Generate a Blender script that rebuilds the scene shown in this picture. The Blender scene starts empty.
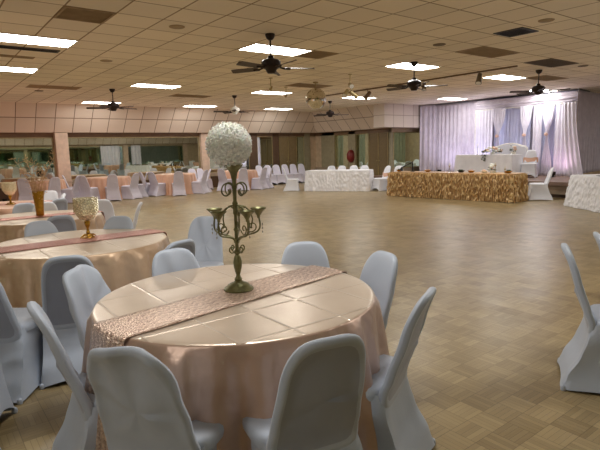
import bpy, bmesh, math, random
from mathutils import Vector, Matrix, noise
S = bpy.context.scene
C = S.collection
PI = math.pi
sin, cos, rad = math.sin, math.cos, math.radians
random.seed(7)
CAM_H = 1.53
CZ = 3.29            # ceiling height
T = 0.6096           # ceiling tile module
GX, GY = 1.0137, 4.807

# ------------------------------------------------------------------ materials
def srgb(r, g, b):
    f = lambda c: (c/255/12.92) if c/255 <= .04045 else ((c/255+.055)/1.055)**2.4
    return (f(r), f(g), f(b), 1)
class N:
    def __init__(s, name):
        s.m = bpy.data.materials.new(name); s.m.use_nodes = True
        s.t = s.m.node_tree; s.b = s.t.nodes['Principled BSDF']
    def n(s, typ, **kw):
        nd = s.t.nodes.new(typ)
        for k, v in kw.items():
            if k.startswith('i_'):
                key = k[2:]
                key = int(key) if key.isdigit() else key.replace('_', ' ')
                nd.inputs[key].default_value = v
            else: setattr(nd, k, v)
        return nd
    def l(s, a, b): s.t.links.new(a, b)
    def math(s, op, a, b=None, c=None):
        nd = s.n('ShaderNodeMath', operation=op)
        for i, v in enumerate((a, b, c)):
            if v is None: continue
            if isinstance(v, (int, float)): nd.inputs[i].default_value = v
            else: s.l(v, nd.inputs[i])
        return nd.outputs[0]
    def mix(s, f, a, b):
        nd = s.n('ShaderNodeMix', data_type='RGBA')
        for sk, v in ((nd.inputs[0], f), (nd.inputs[6], a), (nd.inputs[7], b)):
            if isinstance(v, (int, float, tuple)): sk.default_value = v
            else: s.l(v, sk)
        return nd.outputs[2]
    def pos(s):
        g = s.n('ShaderNodeTexCoord'); x = s.n('ShaderNodeSeparateXYZ'); s.l(g.outputs['Object'], x.inputs[0])
        return g.outputs['Object'], x.outputs
    def noise(s, scale, detail=3, vec=None, rough=.5):
        nd = s.n('ShaderNodeTexNoise'); nd.inputs['Scale'].default_value = scale; nd.inputs['Detail'].default_value = detail
        nd.inputs['Roughness'].default_value = rough
        s.l(vec if vec is not None else s.pos()[0], nd.inputs['Vector']); return nd.outputs['Fac']
    def ramp(s, f, a, b):
        nd = s.n('ShaderNodeMapRange'); s.l(f, nd.inputs[0]); nd.inputs[1].default_value = a; nd.inputs[2].default_value = b
        return nd.outputs[0]
    def bump(s, h, strength=.3, dist=.01):
        nd = s.n('ShaderNodeBump'); nd.inputs['Strength'].default_value = strength; nd.inputs['Distance'].default_value = dist
        s.l(h, nd.inputs['Height']); s.l(nd.outputs[0], s.b.inputs['Normal'])
    def col(s, c):
        if isinstance(c, tuple): s.b.inputs['Base Color'].default_value = c
        else: s.l(c, s.b.inputs['Base Color'])
    def set(s, **kw):
        for k, v in kw.items(): s.b.inputs[k.replace('_', ' ')].default_value = v
        return s

def plain(name, c, rough=.6, metal=0, var=.12, scale=6, **kw):
    m = N(name); nz = m.noise(scale, 3)
    d = tuple(x*(1-var) for x in c[:3])+(1,); e = tuple(min(1, x*(1+var)) for x in c[:3])+(1,)
    m.col(m.mix(m.ramp(nz, .3, .7), d, e)); m.set(Roughness=rough, Metallic=metal, **kw)
    return m.m

def tile_mat(name, base, line, ax, ay, ox, oy, lw=.022, var=.07, sx=T, sy=T, rough=.85, speck=.05):
    """suspended tiles: ax/ay = which object axes carry the grid"""
    m = N(name); vec, xyz = m.pos()
    def fr(axis, o, s_):
        v = m.math('DIVIDE', m.math('SUBTRACT', xyz[axis], o), s_)
        f = m.math('FRACT', v); d = m.math('MINIMUM', f, m.math('SUBTRACT', 1, f))
        return m.math('MULTIPLY', d, s_), m.math('FLOOR', v)
    dx, cx = fr(ax, ox, sx); dy, cy = fr(ay, oy, sy)
    d = m.math('MINIMUM', dx, dy)
    ln = m.math('SUBTRACT', 1, m.ramp(d, lw*.45, lw*.75))
    cb = m.n('ShaderNodeCombineXYZ'); m.l(cx, cb.inputs[0]); m.l(cy, cb.inputs[1])
    wn = m.n('ShaderNodeTexWhiteNoise', noise_dimensions='3D'); m.l(cb.outputs[0], wn.inputs['Vector'])
    lo = tuple(x*(1-var) for x in base[:3])+(1,); hi = tuple(x*(1+var) for x in base[:3])+(1,)
    c = m.mix(wn.outputs['Value'], lo, hi)
    sp = m.noise(90, 2, vec)
    c = m.mix(m.math('MULTIPLY', m.ramp(sp, .58, .7), speck*3), c, tuple(x*.6 for x in base[:3])+(1,))
    m.col(m.mix(ln, c, line)); m.set(Roughness=rough)
    m.bump(m.ramp(d, lw*.3, lw*1.1), .6, .008)
    return m.m

def parquet():
    m = N('parquet_floor'); vec, xyz = m.pos(); B = .155
    ux = m.math('DIVIDE', xyz[0], B); uy = m.math('DIVIDE', xyz[1], B)
    cx, cy = m.math('FLOOR', ux), m.math('FLOOR', uy); fx, fy = m.math('FRACT', ux), m.math('FRACT', uy)
    par = m.math('FLOORED_MODULO', m.math('ADD', cx, cy), 2)
    # finger coordinate across the strips
    mx = m.n('ShaderNodeMix', data_type='FLOAT'); m.l(par, mx.inputs[0]); m.l(fx, mx.inputs[2]); m.l(fy, mx.inputs[3])
    st = m.math('MULTIPLY', mx.outputs[0], 5); si = m.math('FLOOR', st); sf = m.math('FRACT', st)
    cb = m.n('ShaderNodeCombineXYZ'); m.l(cx, cb.inputs[0]); m.l(cy, cb.inputs[1]); m.l(si, cb.inputs[2])
    wn = m.n('ShaderNodeTexWhiteNoise', noise_dimensions='3D'); m.l(cb.outputs[0], wn.inputs['Vector'])
    cb2 = m.n('ShaderNodeCombineXYZ'); m.l(cx, cb2.inputs[0]); m.l(cy, cb2.inputs[1])
    wb = m.n('ShaderNodeTexWhiteNoise', noise_dimensions='3D'); m.l(cb2.outputs[0], wb.inputs['Vector'])
    v = m.math('ADD', m.math('MULTIPLY', wn.outputs['Value'], .45), m.math('MULTIPLY', wb.outputs['Value'], .55))
    # lengthwise grain
    mp = m.n('ShaderNodeCombineXYZ')
    gx = m.n('ShaderNodeMix', data_type='FLOAT'); m.l(par, gx.inputs[0]); m.l(m.math('MULTIPLY', xyz[0], 90), gx.inputs[2]); m.l(m.math('MULTIPLY', xyz[0], 8), gx.inputs[3])
    gy = m.n('ShaderNodeMix', data_type='FLOAT'); m.l(par, gy.inputs[0]); m.l(m.math('MULTIPLY', xyz[1], 8), gy.inputs[2]); m.l(m.math('MULTIPLY', xyz[1], 90), gy.inputs[3])
    m.l(gx.outputs[0], mp.inputs[0]); m.l(gy.outputs[0], mp.inputs[1])
    gr = m.noise(1, 2, mp.outputs[0])
    v = m.math('ADD', v, m.math('MULTIPLY', m.math('SUBTRACT', gr, .5), .35))
    wear = m.noise(.35, 3, vec)
    c = m.mix(m.ramp(v, -.15, 1.15), FL_D, FL_L)
    c = m.mix(m.math('MULTIPLY', m.ramp(wear, .35, .7), .35), c, FL_W)
    e = m.math('MINIMUM', sf, m.math('SUBTRACT', 1, sf))
    ex = m.math('MINIMUM', m.math('MINIMUM', fx, m.math('SUBTRACT', 1, fx)), m.math('MINIMUM', fy, m.math('SUBTRACT', 1, fy)))
    gap = m.math('MAXIMUM', m.math('LESS_THAN', e, .035), m.math('LESS_THAN', ex, .013))
    c = m.mix(m.math('MULTIPLY', gap, .5), c, FL_G)
    m.col(c)
    rn = m.noise(2.2, 4, vec)
    m.l(m.math('ADD', m.math('MULTIPLY', rn, .18), .24), m.b.inputs['Roughness'])
    m.set(**{'Specular IOR Level': .5})
    m.bump(m.math('ADD', m.noise(14, 2, vec), m.math('MULTIPLY', gap, -.6)), .12, .004)
    return m.m
FL_D, FL_L, FL_W, FL_G = srgb(118, 100, 68), srgb(174, 154, 114), srgb(164, 146, 112), srgb(72, 58, 38)

def mirror_mat(name, c):
    m = N(name); m.set(Metallic=1, Roughness=.02)
    m.col(m.mix(m.ramp(m.noise(1.3, 2), .3, .7), c, tuple(x*.93 for x in c[:3])+(1,)))
    return m.m

def emis(name, c, s):
    m = N(name); m.col((.9, .9, .9, 1))
    v = m.math('ADD', .94, m.math('MULTIPLY', m.noise(3), .12))
    e = m.n('ShaderNodeMix', data_type='RGBA'); e.inputs[0].default_value = 1
    m.b.inputs['Emission Color'].default_value = c; m.l(m.math('MULTIPLY', v, s), m.b.inputs['Emission Strength'])
    return m.m

def satin(name, c1, c2, crease=None, rough=.38, sheen=.3, metal=0.0, wrinkle=0.0):
    m = N(name); vec, xyz = m.pos()
    nz = m.noise(5, 3, vec); c = m.mix(m.ramp(nz, .25, .75), c1, c2); m.col(c)
    m.set(Roughness=rough, Sheen_Weight=sheen, Sheen_Roughness=.35, Metallic=metal)
    h = m.math('MULTIPLY', m.noise(240, 1, vec), .1)
    if crease:
        for ax, sp in ((0, crease), (1, crease*1.25)):
            w = m.math('ADD', xyz[ax], m.math('MULTIPLY', m.noise(2.5, 1, vec), .02))
            f = m.math('FRACT', m.math('DIVIDE', m.math('ADD', w, 10.08), sp))
            d = m.math('MULTIPLY', m.math('MINIMUM', f, m.math('SUBTRACT', 1, f)), sp)
            r = m.math('MULTIPLY', m.math('SUBTRACT', 1, m.ramp(d, .0, .009)), .9)
            h = m.math('ADD', h, r)
        h = m.math('ADD', h, m.math('MULTIPLY', m.noise(7, 2, vec), .7))
    if wrinkle:
        h = m.math('ADD', h, m.math('MULTIPLY', m.noise(3.2, 3, vec, .55), wrinkle))
    m.bump(h, .7, .006)
    return m.m

def sequin(name, c1, c2, scale=110):
    m = N(name); vec, xyz = m.pos()
    # chevron waves of sequins
    z = m.math('ABSOLUTE', m.math('SUBTRACT', m.math('FRACT', m.math('MULTIPLY', xyz[0], 14)), .5))
    w = m.math('FRACT', m.math('ADD', m.math('MULTIPLY', xyz[1], 26), m.math('MULTIPLY', z, 1.2)))
    vo = m.n('ShaderNodeTexVoronoi'); vo.inputs['Scale'].default_value = scale; m.l(vec, vo.inputs['Vector'])
    sp = m.n('ShaderNodeSeparateColor'); m.l(vo.outputs['Color'], sp.inputs[0])
    v = m.math('ADD', m.math('MULTIPLY', sp.outputs[0], .6), m.math('MULTIPLY', m.ramp(w, .2, .7), .4))
    m.col(m.mix(v, c1, c2)); m.set(Metallic=.75, Roughness=.28)
    nrm = m.n('ShaderNodeBump'); nrm.inputs['Strength'].default_value = .9; nrm.inputs['Distance'].default_value = .006
    m.l(m.math('ADD', sp.outputs[1], vo.outputs['Distance']), nrm.inputs['Height']); m.l(nrm.outputs[0], m.b.inputs['Normal'])
    return m.m

M = {}
M['floor'] = parquet()
CEIL = srgb(244, 233, 214)
M['ceiling'] = tile_mat('ceiling_tiles', CEIL, srgb(158, 134, 104), 0, 1, GX, GY, lw=.018)
BULK = srgb(222, 206, 190)
M['bulk_x'] = tile_mat('bulkhead_tiles', BULK, srgb(134, 112, 92), 0, 2, GX, 2.35, lw=.02, sy=.49)
M['bulk_y'] = tile_mat('bulkhead_tiles_side', BULK, srgb(134, 112, 92), 1, 2, GY, 2.35, lw=.02, sy=.49)
M['bulk_w'] = tile_mat('bulkhead_tiles_white', srgb(212, 200, 190), srgb(160, 142, 128), 0, 2, GX, 2.35, lw=.018, sy=.49)
M['cream'] = plain('cream_wall_paint', srgb(196, 174, 146), .7)
M['sage'] = plain('grey_green_panel', srgb(150, 142, 116), .55)
M['salmon'] = plain('salmon_pilaster_paint', srgb(206, 180, 160), .6)
M['dado'] = plain('dark_brown_panelling', srgb(84, 62, 44), .5)
M['rail'] = plain('taupe_rail', srgb(158, 140, 120), .55)
M['trim'] = plain('brown_trim', srgb(122, 98, 76), .55)
M['door'] = plain('tan_wood_door', srgb(122, 104, 72), .45, scale=14)
M['brass'] = plain('brass_edge', srgb(176, 160, 118), .35, .6)
m_ = N('greenish_window_glass'); m_.col(m_.mix(m_.noise(2), srgb(214, 228, 212), srgb(226, 238, 224))); m_.set(Roughness=.02, Transmission_Weight=1, IOR=1.1); M['pane'] = m_.m
M['mirror'] = mirror_mat('wall_mirror_glass', srgb(206, 212, 196))
M['mirror_green'] = mirror_mat('green_mirror_glass', srgb(186, 208, 184))
M['lamp'] = emis('fluorescent_diffuser', (1, .985, .94, 1), 9.0)
M['lampframe'] = plain('white_lamp_frame', srgb(225, 215, 200), .5)
M['vent'] = plain('brown_grille', srgb(168, 146, 116), .7)
M['ventdark'] = plain('dark_grille', srgb(104, 90, 74), .6)
M['fan'] = plain('dark_bronze', srgb(42, 30, 28), .4, .4)
M['blade'] = plain('dark_wood_blade', srgb(62, 46, 40), .45, scale=20)
M['white'] = plain('white_enamel', srgb(225, 222, 215), .35)
M['chrome'] = plain('chrome', srgb(205, 205, 205), .15, 1)
M['black'] = plain('black_plastic', srgb(22, 21, 22), .45)
def spandex(name, c, bumpy=0.0):
    m = N(name); vec, xyz = m.pos()
    m.col(m.mix(m.ramp(m.noise(3, 2, vec), .3, .7), tuple(x*.95 for x in c[:3])+(1,), c))
    m.set(Roughness=.48, Sheen_Weight=.25, Sheen_Roughness=.4)
    m.bump(m.math('ADD', m.math('MULTIPLY', m.noise(300, 1, vec), .08), m.math('MULTIPLY', m.noise(9, 2, vec), .5+bumpy)), .35, .012)
    return m.m
M['spandex'] = spandex('pale_blue_grey_spandex', srgb(182, 192, 208))
M['spandex_in'] = spandex('spandex_panel_shaded', srgb(156, 163, 180))  # same cover fabric; shade on the recessed back panel put into the colour
M['spandex_white'] = spandex('bright_white_spandex', srgb(226, 228, 236))
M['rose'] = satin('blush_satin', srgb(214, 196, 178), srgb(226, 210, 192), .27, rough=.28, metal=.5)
M['rose_drop'] = satin('blush_satin_shaded', srgb(184, 154, 136), srgb(198, 170, 152), None, rough=.36, metal=.4, wrinkle=12)  # same blush cloth; shade on the hanging sides put into a darker colour
M['peach'] = satin('peach_satin', srgb(206, 160, 132), srgb(218, 176, 150), None)
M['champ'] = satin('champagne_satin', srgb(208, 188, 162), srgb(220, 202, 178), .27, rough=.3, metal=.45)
M['champ_drop'] = satin('champagne_satin_shaded', srgb(192, 162, 132), srgb(204, 176, 148), None, rough=.36, metal=.4, wrinkle=12)  # champagne cloth again, its hanging sides coloured darker for shade
M['sequin'] = sequin('blush_gold_sequins', srgb(176, 142, 124), srgb(248, 226, 208))
M['sequin_pink'] = sequin('rose_pink_sequins', srgb(170, 112, 100), srgb(214, 158, 144))
M['antique'] = plain('antique_green_gold', srgb(116, 114, 78), .38, .65, var=.3, scale=30)
M['gold'] = plain('gold_glass', srgb(176, 132, 44), .25, .75, var=.25, scale=25)
M['bead'] = plain('champagne_beads', srgb(232, 224, 196), .22, .55, var=.25, scale=60)
M['branch'] = plain('gilded_branch', srgb(196, 158, 112), .5, .2)
M['petal'] = plain('ivory_green_petal', srgb(252, 252, 240), .7, Subsurface_Weight=.1)
M['leaf'] = plain('dark_leaf', srgb(46, 66, 40), .5)
M['blushflower'] = plain('blush_petal', srgb(230, 196, 176), .7)
M['crystal'] = plain('crystal_glass', srgb(235, 238, 240), .05, 0, Transmission_Weight=.8)
M['gold_skirt'] = satin('gold_ruffle_satin', srgb(206, 172, 118), srgb(236, 206, 156), None, rough=.33, sheen=.3, metal=.2)
M['gap_shade'] = satin('gap_shade_satin', srgb(176, 138, 88), srgb(188, 150, 98), None, rough=.5)  # backing behind the ruffles, coloured darker for the shade in their gaps
M['gold_cloth'] = satin('gold_satin', srgb(206, 160, 104), srgb(222, 180, 124), None)
M['ruffle_white'] = satin('white_ruffle_cloth', srgb(226, 226, 232), srgb(240, 240, 244), None, rough=.6)
M['drape_white'] = satin('white_sheer_drape', srgb(216, 212, 228), srgb(230, 226, 240), None, rough=.6)
M['drape_green'] = satin('grey_green_drape', srgb(132, 134, 112), srgb(152, 152, 130), None, rough=.6)
M['drape_blue'] = satin('pale_blue_drape', srgb(186, 188, 220), srgb(200, 202, 230), None, rough=.6)
M['drape_mauve'] = satin('silver_mauve_drape', srgb(186, 178, 192), srgb(206, 198, 210), None, rough=.5)
M['stagewood'] = plain('stage_brown', srgb(122, 98, 84), .6)
M['stageface'] = plain('stage_front_taupe', srgb(150, 132, 112), .65)
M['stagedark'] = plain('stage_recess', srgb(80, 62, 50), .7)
M['disco'] = mirror_mat('mirror_ball_tiles', srgb(226, 220, 204))
M['red'] = plain('deep_red', srgb(120, 26, 26), .4)
M['tabletop'] = plain('plywood', srgb(150, 120, 84), .6)
M['steel'] = plain('grey_steel', srgb(110, 112, 116), .4, .7)
M['rubber'] = plain('dark_rubber', srgb(40, 40, 42), .8)
M['bulb'] = emis('warm_bulb', (1, .9, .75, 1), 14)

# ------------------------------------------------------------------ mesh helpers
class MB:
    def __init__(s): s.v = []; s.f = []; s.mi = []; s.k = 0
    def add(s, vs, fs):
        o = len(s.v); s.v += [tuple(v) for v in vs]; s.f += [tuple(i+o for i in f) for f in fs]; s.mi += [s.k]*len(fs); return s
    def box(s, a, b, bev=0):
        x0, y0, z0 = a; x1, y1, z1 = b
        if bev <= 0:
            return s.add([(x0,y0,z0),(x1,y0,z0),(x1,y1,z0),(x0,y1,z0),(x0,y0,z1),(x1,y0,z1),(x1,y1,z1),(x0,y1,z1)],
                  [(0,3,2,1),(4,5,6,7),(0,1,5,4),(1,2,6,5),(2,3,7,6),(3,0,4,7)])
        bm = bmesh.new(); bmesh.ops.create_cube(bm, size=1)
        for v in bm.verts: v.co = Vector(((x0+x1)/2+v.co.x*(x1-x0), (y0+y1)/2+v.co.y*(y1-y0), (z0+z1)/2+v.co.z*(z1-z0)))
        bmesh.ops.bevel(bm, geom=bm.edges[:], offset=bev, segments=3, affect='EDGES', profile=.6)
        bm.verts.index_update(); s.add([v.co[:] for v in bm.verts], [[v.index for v in f.verts] for f in bm.faces]); bm.free(); return s
    def lathe(s, prof, n=24, c=(0,0,0), cap=True):
        vs = []; fs = []
        for r, z in prof:
            for i in range(n):
                a = 2*PI*i/n; vs.append((c[0]+r*cos(a), c[1]+r*sin(a), c[2]+z))
        for j in range(len(prof)-1):
            for i in range(n):
                k = (i+1) % n; fs.append((j*n+i, j*n+k, (j+1)*n+k, (j+1)*n+i))
        if cap:
            fs.append(tuple(range(n))[::-1]); fs.append(tuple((len(prof)-1)*n+i for i in range(n)))
        return s.add(vs, fs)
    def tube(s, pts, r, n=8):
        pts = [Vector(p) for p in pts]; m = len(pts); rr = r if isinstance(r, (list, tuple)) else [r]*m
        vs = []; up = Vector((0, 0, 1)); prev = None
        for i, p in enumerate(pts):
            t = (pts[min(i+1, m-1)]-pts[max(i-1, 0)]).normalized()
            if prev is None:
                a = t.cross(up if abs(t.z) < .95 else Vector((1, 0, 0))).normalized()
            else:
                a = (prev - t*prev.dot(t)).normalized()
            prev = a; b = t.cross(a)
            for k in range(n):
                q = 2*PI*k/n; vs.append(p+(a*cos(q)+b*sin(q))*rr[i])
        fs = [(i*n+k, i*n+(k+1) % n, (i+1)*n+(k+1) % n, (i+1)*n+k) for i in range(m-1) for k in range(n)]
        fs.append(tuple(range(n))[::-1]); fs.append(tuple((m-1)*n+k for k in range(n)))
        return s.add([v[:] for v in vs], fs)
    def ball(s, c, r, n=12, m=8, sz=1):
        prof = [(max(.0005, r*sin(PI*j/m)), -r*sz*cos(PI*j/m)) for j in range(m+1)]
        return s.lathe(prof, n, c)
    def grid(s, fn, nu, nv, closed=False):
        vs = [fn(i/nu, j/nv) for j in range(nv+1) for i in range(nu+(0 if closed else 1))]
        w = nu if closed else nu+1
        fs = [(j*w+i, j*w+(i+1) % w, (j+1)*w+(i+1) % w, (j+1)*w+i) for j in range(nv) for i in range(nu)]
        return s.add(vs, fs)
    def build(s, name, mats, parent=None, smooth=True, angle=40, loc=None, rz=0):
        me = bpy.data.meshes.new(name); me.from_pydata(s.v, [], s.f)
        if not isinstance(mats, (list, tuple)): mats = [mats]
        for m in mats: me.materials.append(m)
        if len(mats) > 1: me.polygons.foreach_set('material_index', s.mi)
        bm = bmesh.new(); bm.from_mesh(me); bmesh.ops.recalc_face_normals(bm, faces=bm.faces[:]); bm.to_mesh(me); bm.free()
        if smooth:
            me.polygons.foreach_set('use_smooth', [True]*len(me.polygons)); me.set_sharp_from_angle(angle=rad(angle))
        me.update()
        o = bpy.data.objects.new(name, me); C.objects.link(o)
        if parent: o.parent = parent
        if loc: o.location = loc
        o.rotation_euler.z = rz
        return o

def tag(o, label=None, cat=None, group=None, kind=None):
    if label: o['label'] = label
    if cat: o['category'] = cat
    if group: o['group'] = group
    if kind: o['kind'] = kind
    return o
def thing(name, label, cat, loc=(0,0,0), rz=0, group=None):
    o = bpy.data.objects.new(name, None); C.objects.link(o); o.location = loc; o.rotation_euler.z = rz
    o.empty_display_size = .1
    return tag(o, label, cat, group)
def copy_tree(o, parent=None, loc=None, rz=None, label=None, group=None):
    c = o.copy(); C.objects.link(c)
    if parent: c.parent = parent
    if loc: c.location = loc
    if rz is not None: c.rotation_euler.z = rz
    if label: c['label'] = label
    if group: c['group'] = group
    for ch in KIDS.get(o.name, []): 
        copy_tree(ch, c)
    return c
KIDS = {}
def index_kids():
    KIDS.clear()
    for o in bpy.data.objects:
        if o.parent: KIDS.setdefault(o.parent.name, []).append(o)
def struct(name, mb, mat, smooth=False, parent=None):
    o = mb.build(name, mat, parent, smooth=smooth); 
    if not parent: o['kind'] = 'structure'
    return o

# ------------------------------------------------------------------ the room
XW, XE, YS, YN = -6.0, 23.0, -1.7, 19.9
struct('floor', MB().box((XW-.2, YS-.2, -.1), (XE+.2, YN+.2, 0)), M['floor'])
struct('ceiling', MB().box((XW-.2, YS-.2, CZ), (XE+.2, YN+.2, CZ+.15)), M['ceiling'])
ZB, ZM0, ZM1 = 2.35, .66, 2.2
BX = 15.1; RX = 16.2; WY = 14.8    # side bulkhead, side wall and short mirrored wall
w = MB(); w.box((XW, YN, 0), (XE, YN+.2, CZ)); wn = struct('wall_north', w, M['cream'])
w = MB(); w.box((RX, WY+.2, 0), (RX+.2, YN, ZM0)).box((RX, WY+.2, ZM1), (RX+.2, YN, CZ))
for a_, b_ in ((WY+.2, 16.17), (16.97, 17.46), (18.42, YN)): w.box((RX, a_, ZM0), (RX+.2, b_, ZM1))
struct('wall_side', w, M['cream'])
w = MB(); w.box((RX, WY, 0), (XE, WY+.2, ZM0)).box((RX, WY, ZM1), (XE, WY+.2, CZ)).box((RX, WY, ZM0), (16.3, WY+.2, ZM1)).box((18.25, WY, ZM0), (XE, WY+.2, ZM1))
struct('wall_alcove', w, M['sage'])
w = MB(); w.box((18.6, 8.6, 0), (18.8, WY+.2, CZ)); struct('wall_backstage', w, M['cream'])
struct('wall_east', MB().box((XE, YS, 0), (XE+.2, YN, CZ)), M['cream'])
struct('wall_west', MB().box((XW-.2, YS, 0), (XW, YN, CZ)), M['cream'])
struct('wall_south', MB().box((XW, YS-.2, 0), (XE, YS, CZ)), M['cream'])
# sloping tiled bulkheads (solid prisms)
def prism_x(x0, x1a, x1b, yt, yb, yw, name, mat):     # along x ; ceiling edge yt, lower edge yb, wall yw
    m = MB(); m.add([(x0,yt,CZ),(x1a,yt,CZ),(x1b,yb,ZB),(x0,yb,ZB),(x0,yw,CZ),(x1b,yw,CZ),(x1b,yw,ZB),(x0,yw,ZB)],
                    [(0,1,2,3),(3,2,6,7),(0,3,7,4),(1,5,6,2),(4,7,6,5),(0,4,5,1)])
    return struct(name, m, mat)
prism_x(XW, BX, 15.95, 18.8, 19.6, YN, 'trim_1', M['bulk_x'])
m = MB(); m.add([(BX,18.8,CZ),(BX,14.25,CZ),(15.95,14.25,ZB),(15.95,19.6,ZB),(RX,YN,CZ),(RX,14.25,CZ),(RX,14.25,ZB),(RX,YN,ZB)],
                [(0,1,2,3),(3,2,6,7),(1,5,6,2),(4,7,6,5),(0,4,5,1),(0,3,7,4)])
struct('trim_2', m, M['bulk_y'])
struct('trim_3', MB().box((BX+.02, 14.2, ZB), (18.6, WY, CZ-.002)), M['bulk_w'])
prism_x(XW, XE, XE, YS+.9, YS+.25, YS, 'trim_4', M['bulk_x'])
# brown strip below the bulkheads, dado panelling and rail
struct('trim_5', MB().box((XW, YN-.05, ZM1), (RX, YN, ZB)), M['trim'])
struct('trim_6', MB().box((RX-.05, WY, ZM1), (RX, YN-.05, ZB)), M['trim'])
struct('trim_7', MB().box((RX-.05, WY-.06, ZM1), (18.6, WY, ZB)), M['cream'])
def dado(name, a, b, axis, s):
    m = MB()
    if axis == 'x': m.box((a[0], min(a[1], a[1]+s*.03), 0), (b[0], max(a[1], a[1]+s*.03), .5))
    else: m.box((min(a[0], a[0]+s*.03), a[1], 0), (max(a[0], a[0]+s*.03), b[1], .5))
    m.k = 1
    if axis == 'x': m.box((a[0], min(a[1], a[1]+s*.07), .5), (b[0], max(a[1], a[1]+s*.07), ZM0))
    else: m.box((min(a[0], a[0]+s*.07), a[1], .5), (max(a[0], a[0]+s*.07), b[1], ZM0))
    o = m.build(name, [M['dado'], M['rail']], smooth=False); o['kind'] = 'structure'
dado('baseboard_north', (XW, YN), (13.9, YN), 'x', -1)
dado('baseboard_side', (RX, 16.15), (RX, YN-.07), 'y', -1)
dado('baseboard_alcove', (RX, WY), (18.6, WY), 'x', -1)
dado('baseboard_south', (XW, YS), (XE, YS), 'x', 1)
# pilasters
for i, (x0, x1, d, mt) in enumerate([(4.08, 4.5, .34, 'salmon'), (9.8, 10.15, .2, 'salmon'), (12.27, 12.68, .07, 'dado'), (13.56, 13.9, .07, 'dado'), (15.45, 15.8, .06, 'sage')]):
    m = MB().box((x0, YN-d, 0), (x1, YN, ZB), .008)
    if d > .1: m.box((x0-.03, YN-d-.03, 0), (x1+.03, YN, .12), .006).box((x0-.02, YN-d-.02, ZM0-.06), (x1+.02, YN, ZM0), .005)
    struct('trim_%d' % (8+i), m, M[mt])
for i, (y0, y1) in enumerate([(18.43, 19.4), (16.98, 17.45), (16.12, 16.16), (WY, 14.92)]):
    struct('trim_%d' % (13+i), MB().box((RX-.05, y0, 0), (RX, y1, ZB), .006), M['sage'])
for i, x in enumerate((-2.0, 3.2, 8.4, 13.6, 18.8)):
    struct('trim_%d' % (17+i), MB().box((x, YS, 0), (x+.4, YS+.12, ZB), .006), M['salmon'])
# mirrors
def wmirror(a, b, axis, s, label, mat='mirror'):
    t = .02*s
    o = thing('wall_mirror', label, 'mirror', ((a[0]+b[0])/2, (a[1]+b[1])/2, ZM0), 0)
    ox, oy = o.location.x, o.location.y
    m = MB(); fr = MB()
    if axis == 'x':
        L = (b[0]-a[0])/2; y0, y1 = sorted((0, t))
        m.box((-L, y0, 0), (L, y1, ZM1-ZM0))
        y0, y1 = sorted((0, t*1.7)); e = .025
        for q in ((-L, -L+e), (L-e, L)): fr.box((q[0], y0, 0), (q[1], y1, ZM1-ZM0))
        fr.box((-L+e, y0, 0), (L-e, y1, e)).box((-L+e, y0, ZM1-ZM0-e), (L-e, y1, ZM1-ZM0))
    else:
        L = (b[1]-a[1])/2; x0, x1 = sorted((0, t))
        m.box((x0, -L, 0), (x1, L, ZM1-ZM0))
        x0, x1 = sorted((0, t*1.7)); e = .025
        for q in ((-L, -L+e), (L-e, L)): fr.box((x0, q[0], 0), (x1, q[1], ZM1-ZM0))
        fr.box((x0, -L+e, 0), (x1, L-e, e)).box((x0, -L+e, ZM1-ZM0-e), (x1, L-e, ZM1-ZM0))
    m.build('mirror_glass', M[mat], o, smooth=False); fr.build('mirror_frame', M['brass'], o, smooth=False)
wmirror((XW, YN), (4.07, YN), 'x', -1, 'long wall mirror left of the salmon pilaster')
wmirror((4.51, YN), (9.79, YN), 'x', -1, 'long wall mirror right of the salmon pilaster, above the dark panelling')
wmirror((10.16, YN), (12.26, YN), 'x', -1, 'wall mirror on the far wall half hidden behind the white flower ball')
wmirror((12.69, YN), (13.55, YN), 'x', -1, 'narrow wall mirror between two dark brown strips, just right of the flower ball')
wmirror((14.98, YN), (15.44, YN), 'x', -1, 'slim wall mirror right of the tan door near the far corner')
def window(n, a, b):
    f = MB(); e = .03
    if a[0] == b[0]:
        x = a[0]
        for q in (a[1], b[1]-e): f.box((x-.02, q, ZM0), (x+.14, q+e, ZM1))
        f.box((x-.02, a[1]+e, ZM0), (x+.14, b[1]-e, ZM0+e)).box((x-.02, a[1]+e, ZM1-e), (x+.14, b[1]-e, ZM1))
        p = MB().box((x+.05, a[1]+e, ZM0+e), (x+.058, b[1]-e, ZM1-e))
    else:
        y = a[1]
        for q in (a[0], b[0]-e): f.box((q, y-.02, ZM0), (q+e, y+.14, ZM1))
        f.box((a[0]+e, y-.02, ZM0), (b[0]-e, y+.14, ZM0+e)).box((a[0]+e, y-.02, ZM1-e), (b[0]-e, y+.14, ZM1))
        p = MB().box((a[0]+e, y+.05, ZM0+e), (b[0]-e, y+.058, ZM1-e))
    o = struct('window_%d' % n, f, M['brass']); p.build('window_glass', M['pane'], o, smooth=False)
window(1, (RX, 17.46), (RX, 18.42)); window(2, (RX, 16.17), (RX, 16.97)); window(3, (16.3, WY), (18.25, WY))
for i, x in enumerate((-2.0, 3.2, 8.4, 13.6)):
    wmirror((x+.41, YS), (x+5.19, YS), 'x', 1, ['mirror on the wall behind the camera, %s panel' % q for q in ('first', 'second', 'third', 'fourth')][i], 'mirror_green')
for y0, y1 in ((-1.5, 3.2), (3.4, 8.2)):
    wmirror((XE, y0), (XE, y1), 'y', -1, 'mirror on the right wall outside the picture, %s' % ('near' if y0 < 0 else 'far'), 'mirror_green')
for y0, y1 in ((-1.5, 5.2), (5.4, 12.2), (12.4, 19.0)):
    wmirror((XW, y0), (XW, y1), 'y', 1, '%s mirror on the left wall outside the picture' % ('near' if y0 < 0 else 'middle' if y0 < 10 else 'far'), 'mirror_green')
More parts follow.
